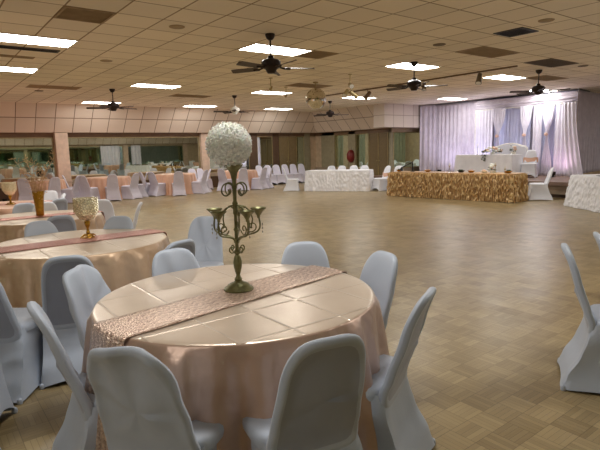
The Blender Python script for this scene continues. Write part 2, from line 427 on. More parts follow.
# doors
def door(n, x0, x1, axis):
    m = MB(); h = ZM1-.02
    L = (x1-x0)
    for k in range(2):
        a, b = x0+k*L/2+.01, x0+(k+1)*L/2-.01
        if axis == 'x': m.box((a, YN-.05, 0), (b, YN-.005, h), .006); m.box((a+.09, YN-.06, .2), (b-.09, YN-.05, h-.15), .004)
        else: m.box((RX-.05, a, 0), (RX-.005, b, h), .006); m.box((RX-.06, a+.09, .2), (RX-.05, b-.09, h-.15), .004)
    o = struct('door_%d' % n, m, M['door'])
    f = MB()
    for q in (x0, (x0+x1)/2-.012, x1-.025):
        if axis == 'x': f.box((q, YN-.075, 0), (q+.025, YN-.05, h))
        else: f.box((RX-.075, q, 0), (RX-.05, q+.025, h))
    f.build('door_frame', M['brass'], o, smooth=False)
    k = MB(); mid = (x0+x1)/2
    for s in (-.07, .07):
        p = (mid+s, YN-.07, 1.0) if axis == 'x' else (RX-.07, mid+s, 1.0)
        k.ball(p, .03)
    k.build('door_knob', M['brass'], o)
door(1, 13.92, 14.96, 'x'); door(2, 14.94, 16.1, 'y')

# ------------------------------------------------------------------ ceiling fixtures
def make_light(label, cx, cy):
    t = thing('ceiling_light', label, 'ceiling light', (cx, cy, CZ), 0, 'fluorescent ceiling panels')
    f = MB(); a, b, e = T, T/2, .025
    f.box((-a, -b, -.014), (a, -b+e, 0)).box((-a, b-e, -.014), (a, b, 0)).box((-a, -b+e, -.014), (-a+e, b-e, 0)).box((a-e, -b+e, -.014), (a, b-e, 0))
    f.build('light_frame', M['lampframe'], t, smooth=False)
    d = MB(); d.grid(lambda u, v: (-a+e+(2*a-2*e)*u, -b+e+(2*b-2*e)*v, -.006), 8, 4)
    d.build('diffuser', M['lamp'], t, smooth=False)
    return t
LP = [(6, 4, 'fluorescent panel directly behind the nearest ceiling fan'), (0, 6, 'large fluorescent panel at the upper left edge, beside the black vent'),
      (0, 11, 'fluorescent panel at the left edge, second behind the black vent'), (6, 13, 'fluorescent panel right of the leftmost ceiling fan'),
      (6, 21, 'far fluorescent panel behind the leftmost ceiling fan'), (12, 21, 'small far fluorescent panel above the left bulkhead, left of the flower ball'),
      (12, 13, 'fluorescent panel above the small fan with a pale motor'), (18, 21, 'far fluorescent panel below and left of the mirror ball'),
      (12, 4, 'bright fluorescent panel behind the fan right of centre'), (18, 4, 'fluorescent panel beside the small spotlight on the ceiling track'),
      (18, 13, 'fluorescent panel right of the hanging brass spotlight'), (24, 11, 'small fluorescent panel above the left end of the stage drapes'),
      (25, 6, 'fluorescent panel behind the rightmost ceiling fan')]
proto = None
for i, j, lab in LP:
    x, y = GX+(i+1)*T, GY+(j+.5)*T
    if proto is None: proto = make_light(lab, x, y); index_kids()
    else: copy_tree(proto, None, (x, y, CZ), None, lab)
for x, y in [(GX+7*T, GY-6.5*T), (GX+13*T, GY-6.5*T), (GX+T, GY-3.5*T), (GX+19*T, GY-6.5*T), (GX+25*T, GY-4.5*T), (GX-6*T, GY-6.5*T), (GX+33*T, GY+11.5*T), (GX-7*T, GY+4.5*T), (GX-7*T, GY+13.5*T), (GX+32*T, GY-2.5*T)]:
    copy_tree(proto, None, (x, y, CZ), None, 'extra fluorescent panel added on the unseen ceiling outside the picture')  # unseen panels, added for light level and mirror reflections

def vent(i0, j0, ni, nj, mat, label, name='ceiling_grille', slats=12, off=(0, 0)):
    x0, y0 = GX+i0*T+off[0], GY+j0*T+off[1]; a, b = ni*T, nj*T
    t = thing(name, label, 'vent', (x0+a/2, y0+b/2, CZ), 0)
    f = MB(); a /= 2; b /= 2; e = .03
    f.box((-a, -b, -.012), (a, -b+e, 0)).box((-a, b-e, -.012), (a, b, 0)).box((-a, -b+e, -.012), (-a+e, b-e, 0)).box((a-e, -b+e, -.012), (a, b-e, 0))
    f.build('grille_frame', mat, t, smooth=False)
    s = MB(); s.box((-a+e, -b+e, -.002), (a-e, b-e, 0))
    n = slats
    for k in range(n):
        y = -b+e+(2*b-2*e)*(k+.5)/n; s.box((-a+e, y-.004, -.010), (a-e, y+.004, -.002))
    s.build('grille_slats', mat, t, smooth=False)
vent(1, 3, 1, 1, M['vent'], 'square brown ceiling grille at the upper left')
vent(8, 4, 1, 1, M['vent'], 'square brown ceiling grille right of the nearest fan and its light panel')
vent(12, 1, 2, 1, M['vent'], 'rectangular brown ceiling grille above the bright panel, right of centre')
vent(16, 1, 2, 1, M['ventdark'], 'rectangular dark grey ceiling grille at the upper right')
vent(10.7, -.9, .8, .8, M['black'], 'black air vent in the ceiling near the top right corner')
vent(.4, 7.55, 1.5, .35, M['black'], 'slim black air vent beside the large left light panel', slats=4)
vent(.6, 8.9, .9, .3, M['vent'], 'thin brown air vent between the two left light panels', slats=4)
vent(2.4, 15.2, 2, 1, M['vent'], 'brown ceiling grille near the left bulkhead')
vent(12, 10, 2, 1, M['vent'], 'brown ceiling grille left of the mirror ball, beyond the nearest fan')
vent(9, 16, 2, 1, M['vent'], 'brown ceiling grille far back above the flower ball')
vent(20, 3.2, 2, 1, M['vent'], 'brown ceiling grille right of the track, by the right fan')
for x, y, lab in [(3.15, 6.9, 'round speaker in the ceiling at the upper left of centre'), (3.1, 10.0, 'small round speaker in the ceiling above the leftmost fan'),
                  (7.5, 5.75, 'round black speaker in the ceiling above the centre right fan'), (7.45, 3.85, 'round beige speaker in the ceiling near the top right vent'),
                  (12.5, 5.55, 'small round dark speaker right of the dark grey grille'), (2.9, 15.3, 'little round dark speaker near the left bulkhead')]:
    m = MB().lathe([(.11, 0), (.11, -.008), (.095, -.014), (.001, -.016)], 20, cap=False)
    o = m.build('ceiling_speaker', M['ventdark' if 'dark' in lab or 'black' in lab else 'vent'], loc=(x, y, CZ)); tag(o, lab, 'speaker')

# fans
def make_fan(label, x, y, rz, pale=False):
    t = thing('ceiling_fan', label, 'ceiling fan', (x, y, CZ), rz, 'dark ceiling fans')
    MB().lathe([(.001, 0), (.075, 0), (.075, -.02), (.06, -.06), (.03, -.09), (.001, -.09)], 20, cap=False).build('canopy', M['fan'], t)
    MB().tube([(0, 0, -.08), (0, 0, -.34)], .013).build('downrod', M['fan'], t)
    MB().lathe([(.001, -.32), (.04, -.32), (.05, -.36), (.12, -.38), (.15, -.41), (.15, -.47), (.13, -.50), (.09, -.52), (.07, -.56), (.055, -.58), (.001, -.585)], 28, cap=False).build('motor_housing', M['white'] if pale else M['fan'], t)
    for k in range(5):
        a = 2*PI*k/5
        b = MB()
        def blade(u, v, top):
            r = .22+.47*u; w = (.052+.016*u)*(1 if u < .93 else math.sqrt(max(0.02, 1-((u-.93)/.075)**2)))
            y_ = (v*2-1)*w; z = -.50+(v*2-1)*.016+(.004 if top else -.004)
            return (r*cos(a)-y_*sin(a), r*sin(a)+y_*cos(a), z)
        b.grid(lambda u, v: blade(u, v, 1), 16, 3); b.grid(lambda u, v: blade(u, v, 0), 16, 3)
        for v in (0, 1): b.grid(lambda u, q: blade(u, v, q), 16, 1)
        for u0 in (0, 1): b.grid(lambda u, q: blade(u0, u, q), 3, 1)
        bo = b.build('fan_blade', M['blade'], t)
        ir = MB().tube([(.12*cos(a), .12*sin(a), -.485), (.2*cos(a), .2*sin(a), -.508), (.3*cos(a), .3*sin(a), -.508)], [.012, .014, .02], 6)
        ir.build('blade_iron', M['fan'], bo)
    return t
fan0 = make_fan('nearest dark ceiling fan, top centre, in front of a bright light panel', 4.53, 6.61, rad(-24)); index_kids()
for x, y, r, lab in [(4.48, 14.15, 10, 'dark ceiling fan farthest left, above the left mirrors'),
                     (12.41, 14.36, 40, 'small dark ceiling fan just below the mirror ball'), (8.53, 7.17, 25, 'dark ceiling fan right of centre, in front of a bright panel'),
                     (12.17, 6.41, 0, 'dark ceiling fan farthest right, in front of the stage drapes')]:
    copy_tree(fan0, None, (x, y, CZ), rad(r), lab)
make_fan('small ceiling fan with a pale motor, left of the mirror ball', 8.29, 14.19, rad(20), True)

for x, y, lab in [(18.2, 17.2, 'fluorescent panel in the side room behind the wide window'), (21.4, 17.2, 'deeper fluorescent panel in the side room behind the wide window')]:
    copy_tree(proto, None, (x, y, CZ), None, lab)
# mirror ball
t = thing('mirror_ball', 'large mirror ball hanging from the ceiling in the centre of the hall', 'disco ball', (8.62, 10.54, CZ))
MB().lathe([(.001, 0), (.07, 0), (.07, -.03), (.02, -.05), (.02, -.1), (.001, -.1)], 16, cap=False).build('ball_motor', M['brass'], t)
MB().tube([(0, 0, -.09), (0, 0, -.17)], .006).build('hanging_wire', M['brass'], t)
b = MB(); R0 = .27; nl = 22
for j in range(nl):
    t0, t1 = PI*j/nl, PI*(j+1)/nl; tm = (t0+t1)/2; n = max(4, int(2*nl*sin(tm)))
    for i in range(n):
        a0, a1 = 2*PI*i/n, 2*PI*(i+.94)/n; am = (a0+a1)/2
        c = Vector((sin(tm)*cos(am), sin(tm)*sin(am), cos(tm)))
        e1 = Vector((-sin(am), cos(am), 0)); e2 = c.cross(e1)
        q = (c+Vector([random.uniform(-.03, .03) for _ in range(3)])).normalized()
        hw, hh = R0*sin(tm)*PI/n*.95, R0*PI/nl/2*.95
        P = []
        for s1, s2 in ((-1, -1), (1, -1), (1, 1), (-1, 1)):
            p = c*R0 + e1*s1*hw + e2*s2*hh; p -= q*((p-c*R0).dot(q)); P.append((p.x, p.y, p.z-.43))
        b.add(P, [(0, 1, 2, 3)])
b.build('mirror_tiles', M['disco'], t, smooth=False)
MB().ball((0, 0, -.43), R0-.008, 32, 20).build('ball_core', M['brass'], t)

# ceiling track with spots, hanging pin spots
m = MB().box((10.97, 6.3, CZ-.035), (11.02, 13.4, CZ), .004); tag(m.build('ceiling_track', M['trim'], smooth=False), 'long thin lighting track running across the ceiling to the right', 'lighting track')
def spot(name, label, x, y, drop, yaw, cans, mat, sc=1):
    t = thing(name, label, 'spotlight', (x, y, CZ))
    MB().lathe([(.001, 0), (.05, 0), (.05, -.015), (.001, -.02)], 12, cap=False).build('ceiling_plate', mat, t)
    MB().tube([(0, 0, -.01), (0, 0, -drop)], .01).build('drop_rod', mat, t)
    for k, (dx, dy, dz, an, ti) in enumerate(cans):
        c = MB(); d = Vector((cos(an)*cos(ti), sin(an)*cos(ti), sin(ti))); p = Vector((dx, dy, -drop+dz))
        c.tube([p-d*.11*sc, p-d*.10*sc, p+d*.02*sc, p+d*.11*sc], [.03*sc, .045*sc, .05*sc, .062*sc], 14)
        c.tube([(0, 0, -drop+dz), tuple(p)], .012, 6)
        co = c.build('spot_can', mat, t)
        l = MB().tube([p+d*.108*sc, p+d*.113*sc], .052*sc, 14); l.build('spot_lens', M['white'], co)
spot('hanging_spotlight', 'cluster of brass spotlights on a drop rod, right of the mirror ball', 8.47, 9.06, .42, 0,
     [(-.09, .05, -.02, rad(200), rad(-40)), (.08, -.04, -.05, rad(-20), rad(-35)), (.02, .0, .16, rad(240), rad(-20))], M['brass'])
spot('track_spotlight', 'small dark spotlight on the track left of the fluorescent panel', 10.99, 7.25, .12, 0, [(0, 0, -.05, rad(200), rad(-60))], M['ventdark'], 1.2)
spot('track_spotlight', 'small dark spotlight on the track between the two right fans', 10.99, 8.9, .12, 0, [(0, 0, -.05, rad(220), rad(-60))], M['ventdark'], 1.0)
spot('track_spotlight', 'small spotlight on the far stretch of the track by the fluorescent strip', 10.99, 11.0, .14, 0, [(0, 0, -.05, rad(160), rad(-50))], M['trim'], 1.2)
spot('hanging_spotlight', 'thin drop rod with a tiny spotlight left of the mirror ball', 7.15, 10.47, .22, 0, [(0, 0, -.03, rad(180), rad(-60))], M['brass'], .6)
spot('hanging_spotlight', 'tiny spotlight on a rod nearest the mirror ball, on its left', 8.52, 11.73, .2, 0, [(0, 0, -.03, rad(150), rad(-60))], M['brass'], .6)

# ------------------------------------------------------------------ chairs
def back_y(z):    # rear profile of the cover
    k = [(0, -.37), (.10, -.345), (.22, -.275), (.33, -.235), (.42, -.225), (.52, -.245), (.70, -.30), (.92, -.365)]
    for (a, ya), (b, yb) in zip(k, k[1:]):
        if z <= b:
            t = (z-a)/(b-a); t = t*t*(3-2*t)*.4+t*.6; return ya+(yb-ya)*t
    return k[-1][1]
def make_chair(name, label, mats, wr=0.0, seed=0, rim=True):
    main, inner = mats
    t = thing(name, label, 'chair')
    H0, H1 = .34, .89
    def outline(th):
        # rounded shield, narrower at the top
        c, s = cos(th), sin(th)
        n = 3.8 if s > 0 else 8
        r = (abs(c)**n+abs(s)**n)**(-1/n)
        u, v = r*c, r*s
        w = .205-.045*max(0, (v+1)/2)**.9
        return u*w, (H0+H1)/2+v*(H1-H0)/2
    NT = 56
    rings_f = [(1, 0), (.985, .014), (.94, .021), (.86, .023), (.6, .020), (.3, .018), (.02, .018)]
    rings_r = [(1, 0), (.985, -.014), (.94, -.021), (.885, -.021), (.84, -.012), (.6, -.009), (.3, -.008), (.02, -.008)]
    def wrk(u, z, side):
        if not wr: return 0
        p = Vector((u*7+seed, z*2.2, seed*.7)); wq = max(0, min(1, (z-.42)/.15))
        fold = sin((u*1.4+z*.9)*34+noise.noise(p*1.3)*5)
        return wq*wr*(.012*fold*max(0, noise.noise(p)+.35)+.022*noise.noise(p*1.7))
    b = MB()
    for side, rings in ((1, rings_f), (-1, rings_r)):
        vs = []; fs = []
        zc = (H0+H1)/2
        for r, tt in rings:
            for i in range(NT):
                u, z = outline(2*PI*i/NT); u *= r; z = zc+(z-zc)*(r if z > zc else 1-(1-r)*1.0)
                bow = -.028*(1-(u/.2)**2)*max(0, min(1, (z-.4)/.2))      # back is dished
                if side < 0 and r < .9: tt = tt+(-.021-tt)*max(0, min(1, (.56-z)/.10))
                y = back_y(max(z, .40))+.024+.012*max(0, min(1, (.5-z)/.06))+tt+bow*1.0+wrk(u, z, side)
                vs.append((u, y, z))
        for j in range(len(rings)-1):
            for i in range(NT):
                k = (i+1) % NT; fs.append((j*NT+i, j*NT+k, (j+1)*NT+k, (j+1)*NT+i))
        fs.append(tuple((len(rings)-1)*NT+i for i in range(NT)))
        o = len(b.v); b.add(vs, fs)
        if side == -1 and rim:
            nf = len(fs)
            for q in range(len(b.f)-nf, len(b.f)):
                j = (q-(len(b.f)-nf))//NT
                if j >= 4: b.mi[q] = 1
    bk = b.build('backrest', [main, inner], t, angle=70)
    # seat pad
    s = MB()
    def seatpt(th, r, z): 
        c, q = cos(th), sin(th); n = 5; rr = (abs(c)**n+abs(q)**n)**(-1/n)
        return (rr*c*.222*r, .012+rr*q*.205*r, z)
    prof = [(.90, .40), (.985, .405), (1.0, .425), (.985, .447), (.93, .459), (.75, .464), (.4, .462), (.02, .460)]
    vs = [seatpt(2*PI*i/48, r, z) for r, z in prof for i in range(48)]
    fs = [(j*48+i, j*48+(i+1) % 48, (j+1)*48+(i+1) % 48, (j+1)*48+i) for j in range(len(prof)-1) for i in range(48)]
    fs.append(tuple((len(prof)-1)*48+i for i in range(48)))
    s.add(vs, fs).build('seat', main, t, angle=60)
    # stretched skirt down to the four feet, hem arched between them
    k = MB(); NS = 64; NZ = 14
    def sk(u, v):
        th = 2*PI*u+PI/4; c, q = cos(th), sin(th)
        n = 9
        rr = (abs(c)**n+abs(q)**n)**(-1/n); X, Y = rr*c, rr*q          # unit square outline
        corner = max(0, abs(X*Y))**6
        front = q > 0
        arch = ((.10 if Y > 0 else .03) if abs(Y) > abs(X) else .018)*(1-min(abs(X), abs(Y))**2.2)
        z0 = .004+arch*1.0
        z = z0+(.435-z0)*v
        hz = max(0, 1-z/.435)
        wx = .222+.028*hz**1.4
        fy = .222+.055*hz**1.3; tp = max(0, min(1, (z-.33)/.1)); by = -back_y(min(z, .43))-.022*tp; wx -= .022*tp
        # taut fabric pulls in between the legs
        pin = .040*sin(PI*min(1, hz*.9))*(1-min(abs(X), abs(Y))**3)
        x = X*wx; y = (Y*fy if Y > 0 else Y*by)
        if abs(X) >= abs(Y): x -= math.copysign(pin, x)
        else: y -= math.copysign(pin, y)
        if wr:
            y += wr*.008*noise.noise(Vector((x*12+seed, z*3, y*12)))
        return (x, y, z)
    k.grid(sk, NS, NZ, True).build('chair_skirt', main, t, angle=60)
    for sx in (-1, 1):
        for fy in (.248, -.335):
            f = MB().lathe([(.001, .0), (.015, .0), (.018, .01), (.014, .03), (.001, .04)], 10, c=(sx*.222, fy, 0), cap=False)
            f.build('foot_pocket', main, t)
    return t
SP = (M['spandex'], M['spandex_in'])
M['spandex_lit'] = spandex('spandex_lit_copy', srgb(206, 202, 216))  # same covers as the other chairs; brighter far-wall light put into the colour
SL = (M['spandex_lit'], M['spandex_lit'])
SW = (M['spandex_white'], M['spandex_white'])
CH = {}
CHN = {}
def chair(kind, x, y, face, label, group):
    """face: direction the sitter looks, degrees from +x"""
    rz = rad(face-90)
    if kind not in CH:
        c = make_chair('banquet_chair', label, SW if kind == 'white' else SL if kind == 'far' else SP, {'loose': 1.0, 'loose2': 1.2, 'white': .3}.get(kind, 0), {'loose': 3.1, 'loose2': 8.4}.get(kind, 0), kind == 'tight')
        index_kids(); CH[kind] = c; c.location = (x, y, 0); c.rotation_euler.z = rz; c['group'] = group
        return c
    return copy_tree(CH[kind], None, (x, y, 0), rz, label, group)

def by_top(c, x, y, kind, label, group, turn=0):
    a = math.atan2(c[1]-y, c[0]-x)+rad(turn)
    return chair(kind, x+.345*cos(a), y+.345*sin(a), math.degrees(a), label, group)
MC = (1.335, 2.34)       # nearest table
T2 = (1.13, 4.80); T3 = (1.22, 7.2); T4 = (1.1, 9.55)
def around(c, ang, r, kind, label, group, turn=0):
    a = rad(ang); return chair(kind, c[0]+r*cos(a), c[1]+r*sin(a), ang+180+turn, label, group)
g = 'chairs around the nearest round table'
by_top(MC, .49, 1.67, 'loose', 'grey covered chair with a wrinkled rounded back, lower left, against the nearest table', g)
by_top(MC, 1.09, 1.28, 'tight', 'grey covered chair seen squarely from behind at the bottom centre of the picture', g)
by_top(MC, 1.79, 1.42, 'tight', 'grey covered chair in profile at the right front of the nearest table', g)
by_top(MC, 2.27, 2.13, 'tight', 'pale blue chair at the right rear of the nearest table, above the profile chair', g)
by_top(MC, 2.13, 2.77, 'tight', 'pale blue chair back just above the far rim of the nearest table', g, 30)
by_top(MC, 1.33, 3.2, 'loose2', 'low wrinkled pale chair behind the nearest table, left of the candelabra', g)
by_top(MC, .70, 3.08, 'loose', 'wrinkled pale chair leaning at the left rear of the nearest table', g)
by_top(MC, .36, 2.42, 'tight', 'slim grey chair in profile at the left side of the nearest table', g, 0)
g = 'chairs around the second round table'
by_top(T2, .73, 3.50, 'tight', 'dark grey chair back directly behind the wrinkled leaning chair', g)
by_top(T2, 1.53, 3.50, 'tight', 'grey chair back peeking out behind the low wrinkled chair', g)
by_top(T2, 2.30, 4.62, 'loose2', 'pale blue draped chair standing left of the candelabra stem, right of the second table', g, 58)
by_top(T2, 1.67, 5.36, 'tight', 'grey blue chair behind the right part of the second table', g)
by_top(T2, .94, 5.6, 'tight', 'pale grey chair on the far side of the second table, left of the beaded goblet', g)
g = 'loose chairs at the left edge'
chair('tight', .40, 3.84, 52, 'grey chair in profile cut by the left edge, between the first two tables', g)
chair('tight', .02, 3.2, -18, 'grey chair at the lower left edge, only its seat and leg cover showing', g)
g = 'chairs at the right edge'
chair('tight', 3.44, 1.19, -62, 'white grey chair in profile standing alone at the right edge', g)
chair('tight', 4.03, 1.24, -62, 'chair cut by the right edge, behind the lone profile chair', g)
g = 'chairs around the third round table'
by_top(T3, 1.22, 5.98, 'tight', 'dark grey chair back in front of the third table, below the tall gold vase', g)
chair('white', 2.03, 7.30, -106, 'bright white chair at the right of the third table, beside the beaded goblet', g)
chair('white', 2.06, 6.84, 160, 'white chair in profile, right of the bright white chair beside the goblet', g)
by_top(T3, 1.18, 8.0, 'tight', 'grey rounded chair back just left of the tall gold vase', g)
by_top(T3, 1.44, 7.95, 'white', 'pale blue white chair back right beside the tall gold vase', g)
g = 'chairs around the fourth round table'
by_top(T4, 1.72, 8.35, 'tight', 'dark grey chair back behind the pale one beside the gold vase', g)
by_top(T4, 2.02, 9.45, 'white', 'bright white chair with a high back, upper right of the gold vase', g)
around(T4, 100, .8, 'tight', 'grey chair behind the fourth table at the left edge', g)
around(T4, 45, .95, 'white', 'white chair beyond the fourth table, below the pink row of chairs', g)
WA = (5.45, 18.45); WB = (7.95, 18.35); WC = (10.75, 18.35); WD = (3.25, 18.5)
g = 'chairs along the far left wall'
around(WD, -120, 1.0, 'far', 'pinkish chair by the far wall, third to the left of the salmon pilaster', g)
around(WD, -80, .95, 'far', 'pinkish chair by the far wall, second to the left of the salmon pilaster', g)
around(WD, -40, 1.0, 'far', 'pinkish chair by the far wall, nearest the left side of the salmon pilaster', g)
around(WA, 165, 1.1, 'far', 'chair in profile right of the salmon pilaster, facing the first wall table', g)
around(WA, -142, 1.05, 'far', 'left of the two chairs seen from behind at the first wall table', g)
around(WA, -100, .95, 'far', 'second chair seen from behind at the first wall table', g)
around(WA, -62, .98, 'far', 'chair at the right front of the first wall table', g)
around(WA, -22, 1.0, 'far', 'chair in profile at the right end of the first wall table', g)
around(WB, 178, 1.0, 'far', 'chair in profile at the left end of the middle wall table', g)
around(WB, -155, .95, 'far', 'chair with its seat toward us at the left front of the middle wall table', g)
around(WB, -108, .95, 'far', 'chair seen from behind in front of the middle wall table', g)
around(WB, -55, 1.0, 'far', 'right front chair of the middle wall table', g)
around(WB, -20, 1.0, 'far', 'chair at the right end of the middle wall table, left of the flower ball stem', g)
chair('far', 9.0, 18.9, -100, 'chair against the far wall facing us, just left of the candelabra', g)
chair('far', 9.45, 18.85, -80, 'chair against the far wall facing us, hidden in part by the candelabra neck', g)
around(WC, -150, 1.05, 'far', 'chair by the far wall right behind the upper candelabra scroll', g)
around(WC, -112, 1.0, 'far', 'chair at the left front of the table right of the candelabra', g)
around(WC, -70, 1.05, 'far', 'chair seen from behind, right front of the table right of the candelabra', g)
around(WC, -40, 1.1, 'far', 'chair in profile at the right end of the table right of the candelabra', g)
g = 'row of chairs against the far wall'
for k, lab in enumerate(['leftmost of the row of chairs standing against the far wall', 'second from the left of the chairs lined up against the far wall',
                         'third from the left of the chairs lined up against the far wall', 'fourth from the left of the chairs lined up against the far wall',
                         'fifth from the left of the chairs lined up against the far wall', 'last chair of the far wall row, behind the profile chair by the white table']):
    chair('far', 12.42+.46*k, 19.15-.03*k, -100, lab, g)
g = 'chairs at the white ruffled table'
FA, FB = Vector((11.62, 14.9)), Vector((12.98, 12.92))     # front line of the white table
d = (FB-FA).normalized(); nrm = Vector((-d.y, d.x)) 
if nrm.x < 0: nrm = -nrm
chair('white', 11.45, 15.5, -40, 'white chair in profile at the left end of the white ruffled table', g)
for k, (f, lab) in enumerate([(.25, 'white chair back above the left part of the white ruffled table'), (.42, 'white chair back over the middle of the white ruffled table'),
                 (.61, 'white chair back close beside the middle one behind the ruffled table'), (.78, 'white chair back above the right part of the white ruffled table')]):
    p = FA+d*2.5*f+nrm*1.12; chair('white', p.x, p.y, math.degrees(math.atan2(-nrm.y, -nrm.x)), lab, g)
cs = chair('white', 13.42, 12.78, 170, 'white chair with a blush sash between the ruffled and the gold tables', g)
chair('white', 13.62, 12.25, 200, 'white chair right behind the left end of the gold table', g)
g = 'chairs near the stage'
chair('white', 13.74, 7.12, 128, 'white chair in profile at the right end of the gold table', g)
chair('white', 13.75, 5.25, 160, 'white chair behind the round white table at the right edge', g)
for cx, cy in ((5.4, .25), (8.6, .9), (12.3, .2), (15.6, 1.1), (19.4, .5), (20.2, 4.6)):
    for k in range(6):
        a = 60*k+17*cx; chair('white' if int(cx) % 2 else 'tight', cx+1.2*cos(rad(a)), cy+1.2*sin(rad(a)), a+180, 'covered chair outside the picture, seen only in the mirrors', 'chairs seen only in the mirrors')
OUT = [(5.4, .25), (8.6, .9), (12.3, .2), (15.6, 1.1), (19.4, .5), (20.2, 4.6)]
SR = (19.6, 17.3)
for k in range(8):
    a = 45*k+10; chair('white', SR[0]+1.25*cos(rad(a)), SR[1]+1.25*sin(rad(a)), a+180, 'white chair round the table in the side room, seen through the wide window', 'chairs in the side room')
for k in range(6):
    chair('white', 17.3+.0*k, 15.7+.62*k, 180, 'white chair lined up in the side room behind the inner windows', 'chairs lined up in the side room')
# sash on the chair between the tables
m = MB(); 
m.grid(lambda u, v: (.225*cos(2*PI*u)*1.02, -.27+.075*sin(2*PI*u), .50+.14*v+.012*sin(2*PI*u*4+v*5)), 40, 6, True)
for s in (-1, 1):
    m.grid(lambda u, v: (s*(.02+.13*u), -.37-.03*sin(PI*u), .57+(v-.5)*.16*sin(PI*min(1, u*.9+.1))), 8, 6)
    m.grid(lambda u, v: (s*(.01+.05*v)+.04*(u-.5), -.365-.03*sin(3*v), .56-.38*v), 4, 10)
o = m.build('chair_sash', M['peach'], loc=cs.location, rz=cs.rotation_euler.z); so = o; sc_ = copy_tree(CH['white'], None, (16.0, 8.62, .46), rad(200-90), 'white chair with a blush sash on the stage beside the stage table', 'chairs near the stage')
o2 = so.copy(); C.objects.link(o2); o2.location = (16.0, 8.62, .46); o2.rotation_euler.z = rad(110); tag(o2, 'blush sash tied round the chair on the stage beside the stage table', 'sash')
tag(o, 'blush pink sash tied round the chair between the ruffled and gold tables', 'sash')

# ------------------------------------------------------------------ round tables and cloths
def round_cloth(c, R, h, seed, mats, label, floor=.004, folds=24):
    m = MB(); NA = 180; rnd = random.Random(seed)
    ph = [rnd.uniform(0, 6.28) for _ in range(4)]
    rs = [.001, .12, .24, .36, .48, .60, .70, .80, .88, .94, .975]
    vs = []
    def foldf(th):
        a = folds*.5*th+ph[0]+1.1*sin(3*th+ph[1]); b = 7*th+ph[2]+.8*sin(2*th)
        return (1.7*abs(sin(a))**.8-1)*.7+.45*(abs(sin(b))*2-1.1)+.2*sin(5*th+ph[3])
    for r in rs:
        for i in range(NA):
            th = 2*PI*i/NA; vs.append((r*R*cos(th), r*R*sin(th), h+.0015*sin(9*r+th*3)))
    n1 = len(rs)
    NZ = 22
    for j in range(NZ+1):
        s = j/NZ
        for i in range(NA):
            th = 2*PI*i/NA; f = foldf(th)
            if j == 0: rr, z = R*.993, h-.002
            elif j == 1: rr, z = R, h-.010
            else:
                q = (j-1)/(NZ-1)
                amp = .012+.028*q**.6+.06*q
                f = f*1.25 if f > 0 else f*.8
                rr = R+.006+.075*q+amp*f*.8+.010*noise.noise(Vector((cos(th)*4, sin(th)*4, q*3+seed)))*q*3
                z = (h-.010)*(1-q)+floor*q
                if q > .9: rr += .05*(q-.9)*10*(.5+.5*f)
            vs.append((rr*cos(th), rr*sin(th), z))
    rows = n1+NZ+1
    for j in range(rows-1):
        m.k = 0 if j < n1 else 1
        m.add([], []); o = 0
        fs = [(j*NA+i, j*NA+(i+1) % NA, (j+1)*NA+(i+1) % NA, (j+1)*NA+i) for i in range(NA)]
        m.f += fs; m.mi += [m.k]*NA
    m.v = vs
    m.f.append(tuple(range(NA))); m.mi.append(0)
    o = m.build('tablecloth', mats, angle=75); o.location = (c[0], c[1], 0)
    return tag(o, label, 'tablecloth', 'satin cloths on the round tables')
def round_table(c, R, label):
    t = thing('round_table', label, 'table', (c[0], c[1], 0), 0, 'round tables under satin cloths')
    MB().lathe([(.001, .725), (R-.02, .725), (R-.012, .735), (R-.012, .748), (R-.02, .755), (.001, .755)], 48, cap=False).build('tabletop', M['tabletop'], t)
    for k in range(4):
        a = PI/4+k*PI/2; MB().tube([(.35*cos(a), .35*sin(a), .725), (.5*cos(a), .5*sin(a), 0)], .015).build('table_leg', M['steel'], t)
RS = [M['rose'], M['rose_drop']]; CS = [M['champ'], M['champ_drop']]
for c, R, s, lab, ml in [(MC, .745, 1, 'nearest round table, under the blush satin cloth with the candelabra', RS),
                 (T2, .76, 2, 'second round table, carrying the beaded goblet', CS), (T3, .76, 3, 'third round table, under the tall gold vase', CS), (T4, .76, 4, 'fourth round table, at the left edge beyond the gold vase', [M['peach'], M['peach']]),
                 (WD, .75, 5, 'round table behind the pinkish chairs left of the salmon pilaster', [M['peach'], M['peach']]),
                 (WA, .75, 6, 'first round table by the far wall, right of the salmon pilaster', [M['peach'], M['peach']]),
                 (WB, .75, 7, 'middle round table by the far wall, under the mirrors', [M['peach'], M['peach']]),
                 (WC, .75, 8, 'round table by the far wall, right of the candelabra', [M['peach'], M['peach']])]:
    round_table(c, R, lab)
    short = {1: 'blush satin cloth with fold creases on the nearest round table', 2: 'champagne satin cloth on the second table, under the beaded goblet', 3: 'champagne satin cloth on the third table, under the gold vase',
             4: 'peach satin cloth on the fourth table at the left edge', 5: 'peach cloth behind the pinkish chairs left of the pilaster', 6: 'peach cloth on the first wall table right of the pilaster',
             7: 'peach cloth on the middle wall table under the mirrors', 8: 'peach cloth on the wall table right of the candelabra'}[s]
    round_cloth(c, R, .762, s, ml, short)

